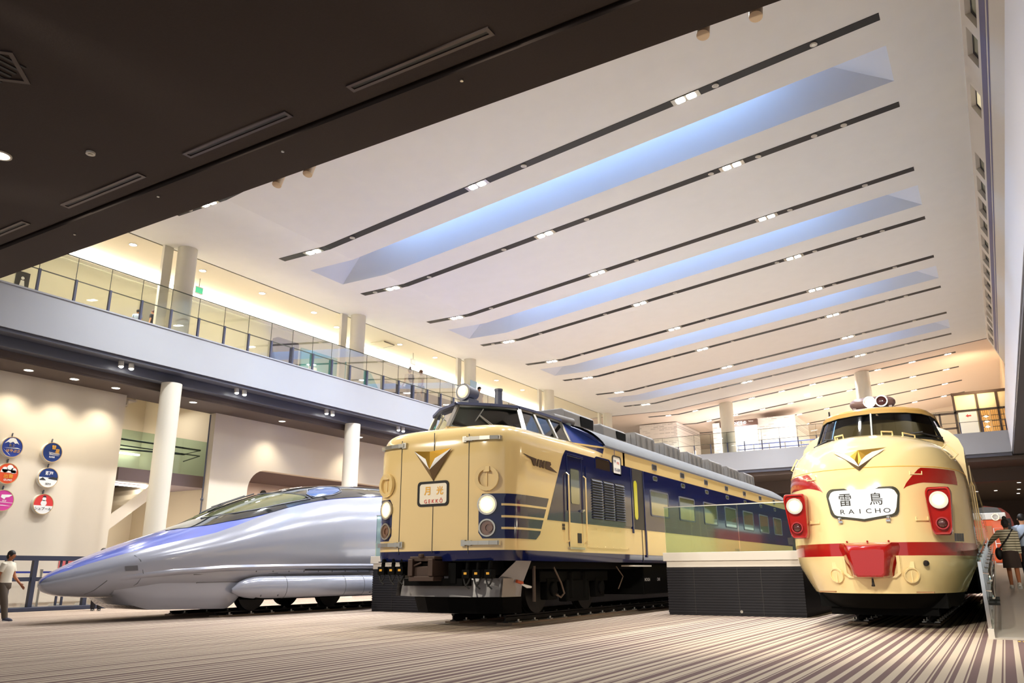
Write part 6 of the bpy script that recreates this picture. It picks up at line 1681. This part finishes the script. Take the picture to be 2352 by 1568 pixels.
    if cap:
        f = MB(); f.ell(hc+ax[2]*.03*h, (.062*h, .056*h, .048*h), 16, 8, ax); f.ell(hc+ax[0]*.07*h+ax[2]*.022*h, (.045*h, .045*h, .008*h), 12, 6, ax); f.build('cap', cap, t, smooth=60)
    # clothing lofts
    def ring_(c, rx, ry, n=18): return [c+Rz @ Vector((rx*math.cos(2*PI*k/n), ry*math.sin(2*PI*k/n), 0)) for k in range(n)]
    if shirt:
        f = MB(); rows = []
        for z, rx, ry, pxx in ((.47, .088, .105, 0), (.54, .086, .100, 0), (.62, .078, .090, 0), (.70, .082, .104, 0), (.76, .080, .116, 0), (.80, .066, .108, 0), (.825, .046, .065, 0), (.845, .036, .038, 0)):
            c = W_(up_((0, 0, z)) if z > .52 else st((0, 0, z))); rows.append(ring_(c, rx*h, ry*h))
        f.grid(rows, closed=True)
        for i in range(2):
            a, b = W_(J['sh%d' % i]), W_(J['el%d' % i]); c = W_(J['wr%d' % i])
            inn = lerp(W_(J['ch']), a, .55)
            inn.z = a.z
            if sleeve <= 1: f.tube([inn, a, lerp(a, b, sleeve)], [.05*h, .046*h, .038*h], 12)
            else: f.tube([inn, a, b, lerp(b, c, .85)], [.05*h, .046*h, .034*h, .026*h], 12)
        f.build('shirt', shirt, t, smooth=50)
    if bottom:
        f = MB()
        if skirt:
            rows = [ring_(W_(st((0, 0, z))), rx*h, ry*h) for z, rx, ry in ((.58, .078, .088), (.50, .095, .108), (.40, .105, .115), (.30, .110, .120))]; f.grid(rows, closed=True)
        else:
            f.grid([ring_(W_(st((0, 0, z))), rx*h, ry*h) for z, rx, ry in ((.58, .078, .090), (.53, .090, .104), (.47, .088, .106), (.44, .06, .09))], closed=True)
            for i in range(2):
                a, b, c = W_(J['hip%d' % i]), W_(J['kn%d' % i]), W_(J['an%d' % i])
                if blen <= .6: f.tube([a+Vector((0, 0, .02*h)), lerp(a, b, .5), lerp(a, b, min(1, blen*2)), lerp(b, c, max(0, blen-.5)*2)], [.066*h, .062*h, .055*h, .055*h], 14)
                else: f.tube([a+Vector((0, 0, .02*h)), lerp(a, b, .5), b, lerp(b, c, .5), lerp(b, c, .95)], [.064*h, .058*h, .048*h, .042*h, .038*h], 14)
        f.build('skirt' if skirt else 'trousers', bottom, t, smooth=50)
    if shoes:
        for i in range(2):
            a, b = W_(J['an%d' % i]), W_(J['to%d' % i]); d = (b-a); d2_ = Vector((d.x, d.y, d.z)).normalized()
            y_ = Rz @ Vector((0, 1, 0)); z_ = d2_.cross(y_)
            if z_.z < 0: z_ = -z_
            f = MB(); f.ell(a+d*.55-z_*.004*h, (.075*h, .030*h, .030*h), 14, 8, (d2_, y_, z_)); f.ell(a-z_*.0*h, (.035*h, .028*h, .035*h), 12, 8, (d2_, y_, z_)); s_ = f.build('shoe', shoes, t, smooth=60)
            f = MB(); f.ell(a+d*.55-z_*.022*h, (.078*h, .032*h, .012*h), 14, 6, (d2_, y_, z_)); f.build('sole', M['whiteink'], s_, smooth=60)
    if bag:
        kind, bm_ = bag
        if kind == 'pack':
            c = W_(up_((-.115, 0, .70))); f = MB(); f.ell(c, (.06*h, .085*h, .115*h), 16, 10, ax); b_ = f.build('backpack', bm_, t, smooth=60)
            f = MB()
            for sd in (1, -1): f.tube([W_(up_((-.07, sd*.06, .79))), W_(up_((.0, sd*.065, .825))), W_(up_((.09, sd*.06, .74))), W_(up_((.06, sd*.09, .62)))], .012*h, 6)
            f.build('strap', bm_, b_, smooth=40)
        elif kind == 'side':
            c = W_(st((.0, .14 if raise_ != 'L' else -.14, .50))); f = MB(); f.ell(c, (.11*h, .05*h, .09*h), 14, 10, ax); b_ = f.build('shoulder_bag', bm_, t, smooth=60)
            f = MB(); f.tube([W_(up_((.085, -.08, .80))), W_(up_((.095, .0, .70))), W_(st((.06, .13, .56)))], .012*h, 6); f.tube([W_(up_((.085, -.08, .80))), W_(up_((-.02, -.075, .84))), W_(up_((-.10, .0, .72))), W_(st((-.05, .13, .56)))], .012*h, 6); f.build('strap', bm_, b_, smooth=40)
    return t
yawd = math.atan2(.516, .857)
stripe = mat('striped_shirt', srgb(214, 206, 178), .8)
nt = stripe.node_tree; tc = nt.nodes.new('ShaderNodeTexCoord'); wv = nt.nodes.new('ShaderNodeTexWave'); wv.bands_direction = 'Z'; wv.inputs['Scale'].default_value = 5.5
cr = nt.nodes.new('ShaderNodeValToRGB'); cr.color_ramp.interpolation = 'CONSTANT'; cr.color_ramp.elements[0].color = (*srgb(216, 208, 182), 1); cr.color_ramp.elements[1].color = (*srgb(112, 106, 84), 1); cr.color_ramp.elements[1].position = .55
nt.links.new(tc.outputs['Object'], wv.inputs['Vector']); nt.links.new(wv.outputs['Fac'], cr.inputs[0]); nt.links.new(cr.outputs[0], nt.nodes['Principled BSDF'].inputs['Base Color'])
tee = mat('white_tee', srgb(232, 222, 200), .85); shorts = mat('olive_shorts', srgb(84, 72, 60), .85); sneaker = mat('navy_sneaker', srgb(60, 60, 78), .7)
darkcl = mat('dark_cloth', srgb(34, 30, 34), .85); packm = mat('navy_backpack', srgb(44, 58, 96), .7); jeans = mat('jeans', srgb(74, 84, 108), .85); ltblue = mat('light_blue_shirt', srgb(172, 186, 208), .85); blackbag = mat('black_bag', srgb(26, 24, 26), .6); brownskirt = mat('dark_brown_skirt', srgb(58, 44, 38), .85)
person((-17.55, 8.98, 0), yawd, 1.42, 'child in white t-shirt and olive shorts walking past at the left edge', skind, legs=(-.30, .32), knees=(.25, .12), arms=(.25, -.3), elbows=(.5, .4), lean=.06, fem=True, shirt=tee, sleeve=.6, bottom=shorts, blen=.62, shoes=sneaker, hair=hairm)
person((-20.05, 12.6, 0), 2.6, 1.56, 'person whose dark-haired head shows just above the silver train nose', skinm, shirt=ltblue, bottom=darkcl, blen=1, shoes=darkcl)
person((-21.2, 26.45, 7.9), 2.6, 1.68, 'woman with hair bun and navy backpack standing at the balcony glass', skinm, fem=True, bun=True, hair=brownhair, shirt=tee, sleeve=.5, bottom=darkcl, blen=1, shoes=darkcl, bag=('pack', packm), arms=(.3, .2), elbows=(.6, .4))
person((-21.1, 27.15, 7.9), -2.2, 1.74, 'man in white t-shirt and jeans standing at the balcony glass', skind, shirt=tee, sleeve=.5, bottom=jeans, blen=1, shoes=darkcl, hair=brownhair, turn=.5)
person((-20.95, 26.78, 7.9), -.4, .98, 'small child in white between the couple at the balcony glass', skinm, shirt=tee, bottom=jeans, blen=1, shoes=darkcl, cap=M['whiteink'])
person((-22.0, 14.40, 7.9), 3.6, 1.08, 'dark-haired child in black top behind the balcony glass by the first column', skinm, shirt=darkcl, bottom=jeans, blen=1, shoes=darkcl, hair=brownhair)
person((-22.2, 14.0, 7.9), 2.4, 1.02, 'dark-haired child half hidden behind a post left of the child in black', skinm, shirt=ltblue, bottom=jeans, blen=1, shoes=darkcl)
person((-20.86, 31.45, 7.9), -.3, 1.76, 'person in a dark cap on the balcony behind the roof headlamp', skinm, shirt=darkcl, bottom=jeans, blen=1, shoes=darkcl, cap=darkcl)
person((.16, 22.2, rz(22.2)), PI/2, 1.60, 'woman in striped shirt and dark skirt walking up the ramp, hand on the rail', skind, legs=(.18, -.2), knees=(.1, .3), arms=(.9, .0), elbows=(.2, .2), abd=(.6, .1), fem=True, bun=2, shirt=stripe, sleeve=1.5, bottom=brownskirt, skirt=True, shoes=M['cap'], bag=('side', blackbag))
person((.52, 22.9, rz(22.9)), PI/2, 1.70, 'man in light blue shirt with black shoulder bag at the right edge', skinm, legs=(-.15, .2), knees=(.25, .1), shirt=ltblue, sleeve=.55, bottom=darkcl, blen=1, shoes=darkcl, bag=('side', blackbag))
person((-16.9, 52.2, 7.95), 3.14, 1.0, 'distant small figure behind the far bridge glass, left of the far column', skinm, shirt=tee, bottom=jeans, blen=1, shoes=darkcl)
bpy.data.objects.remove(_fo, do_unlink=True)
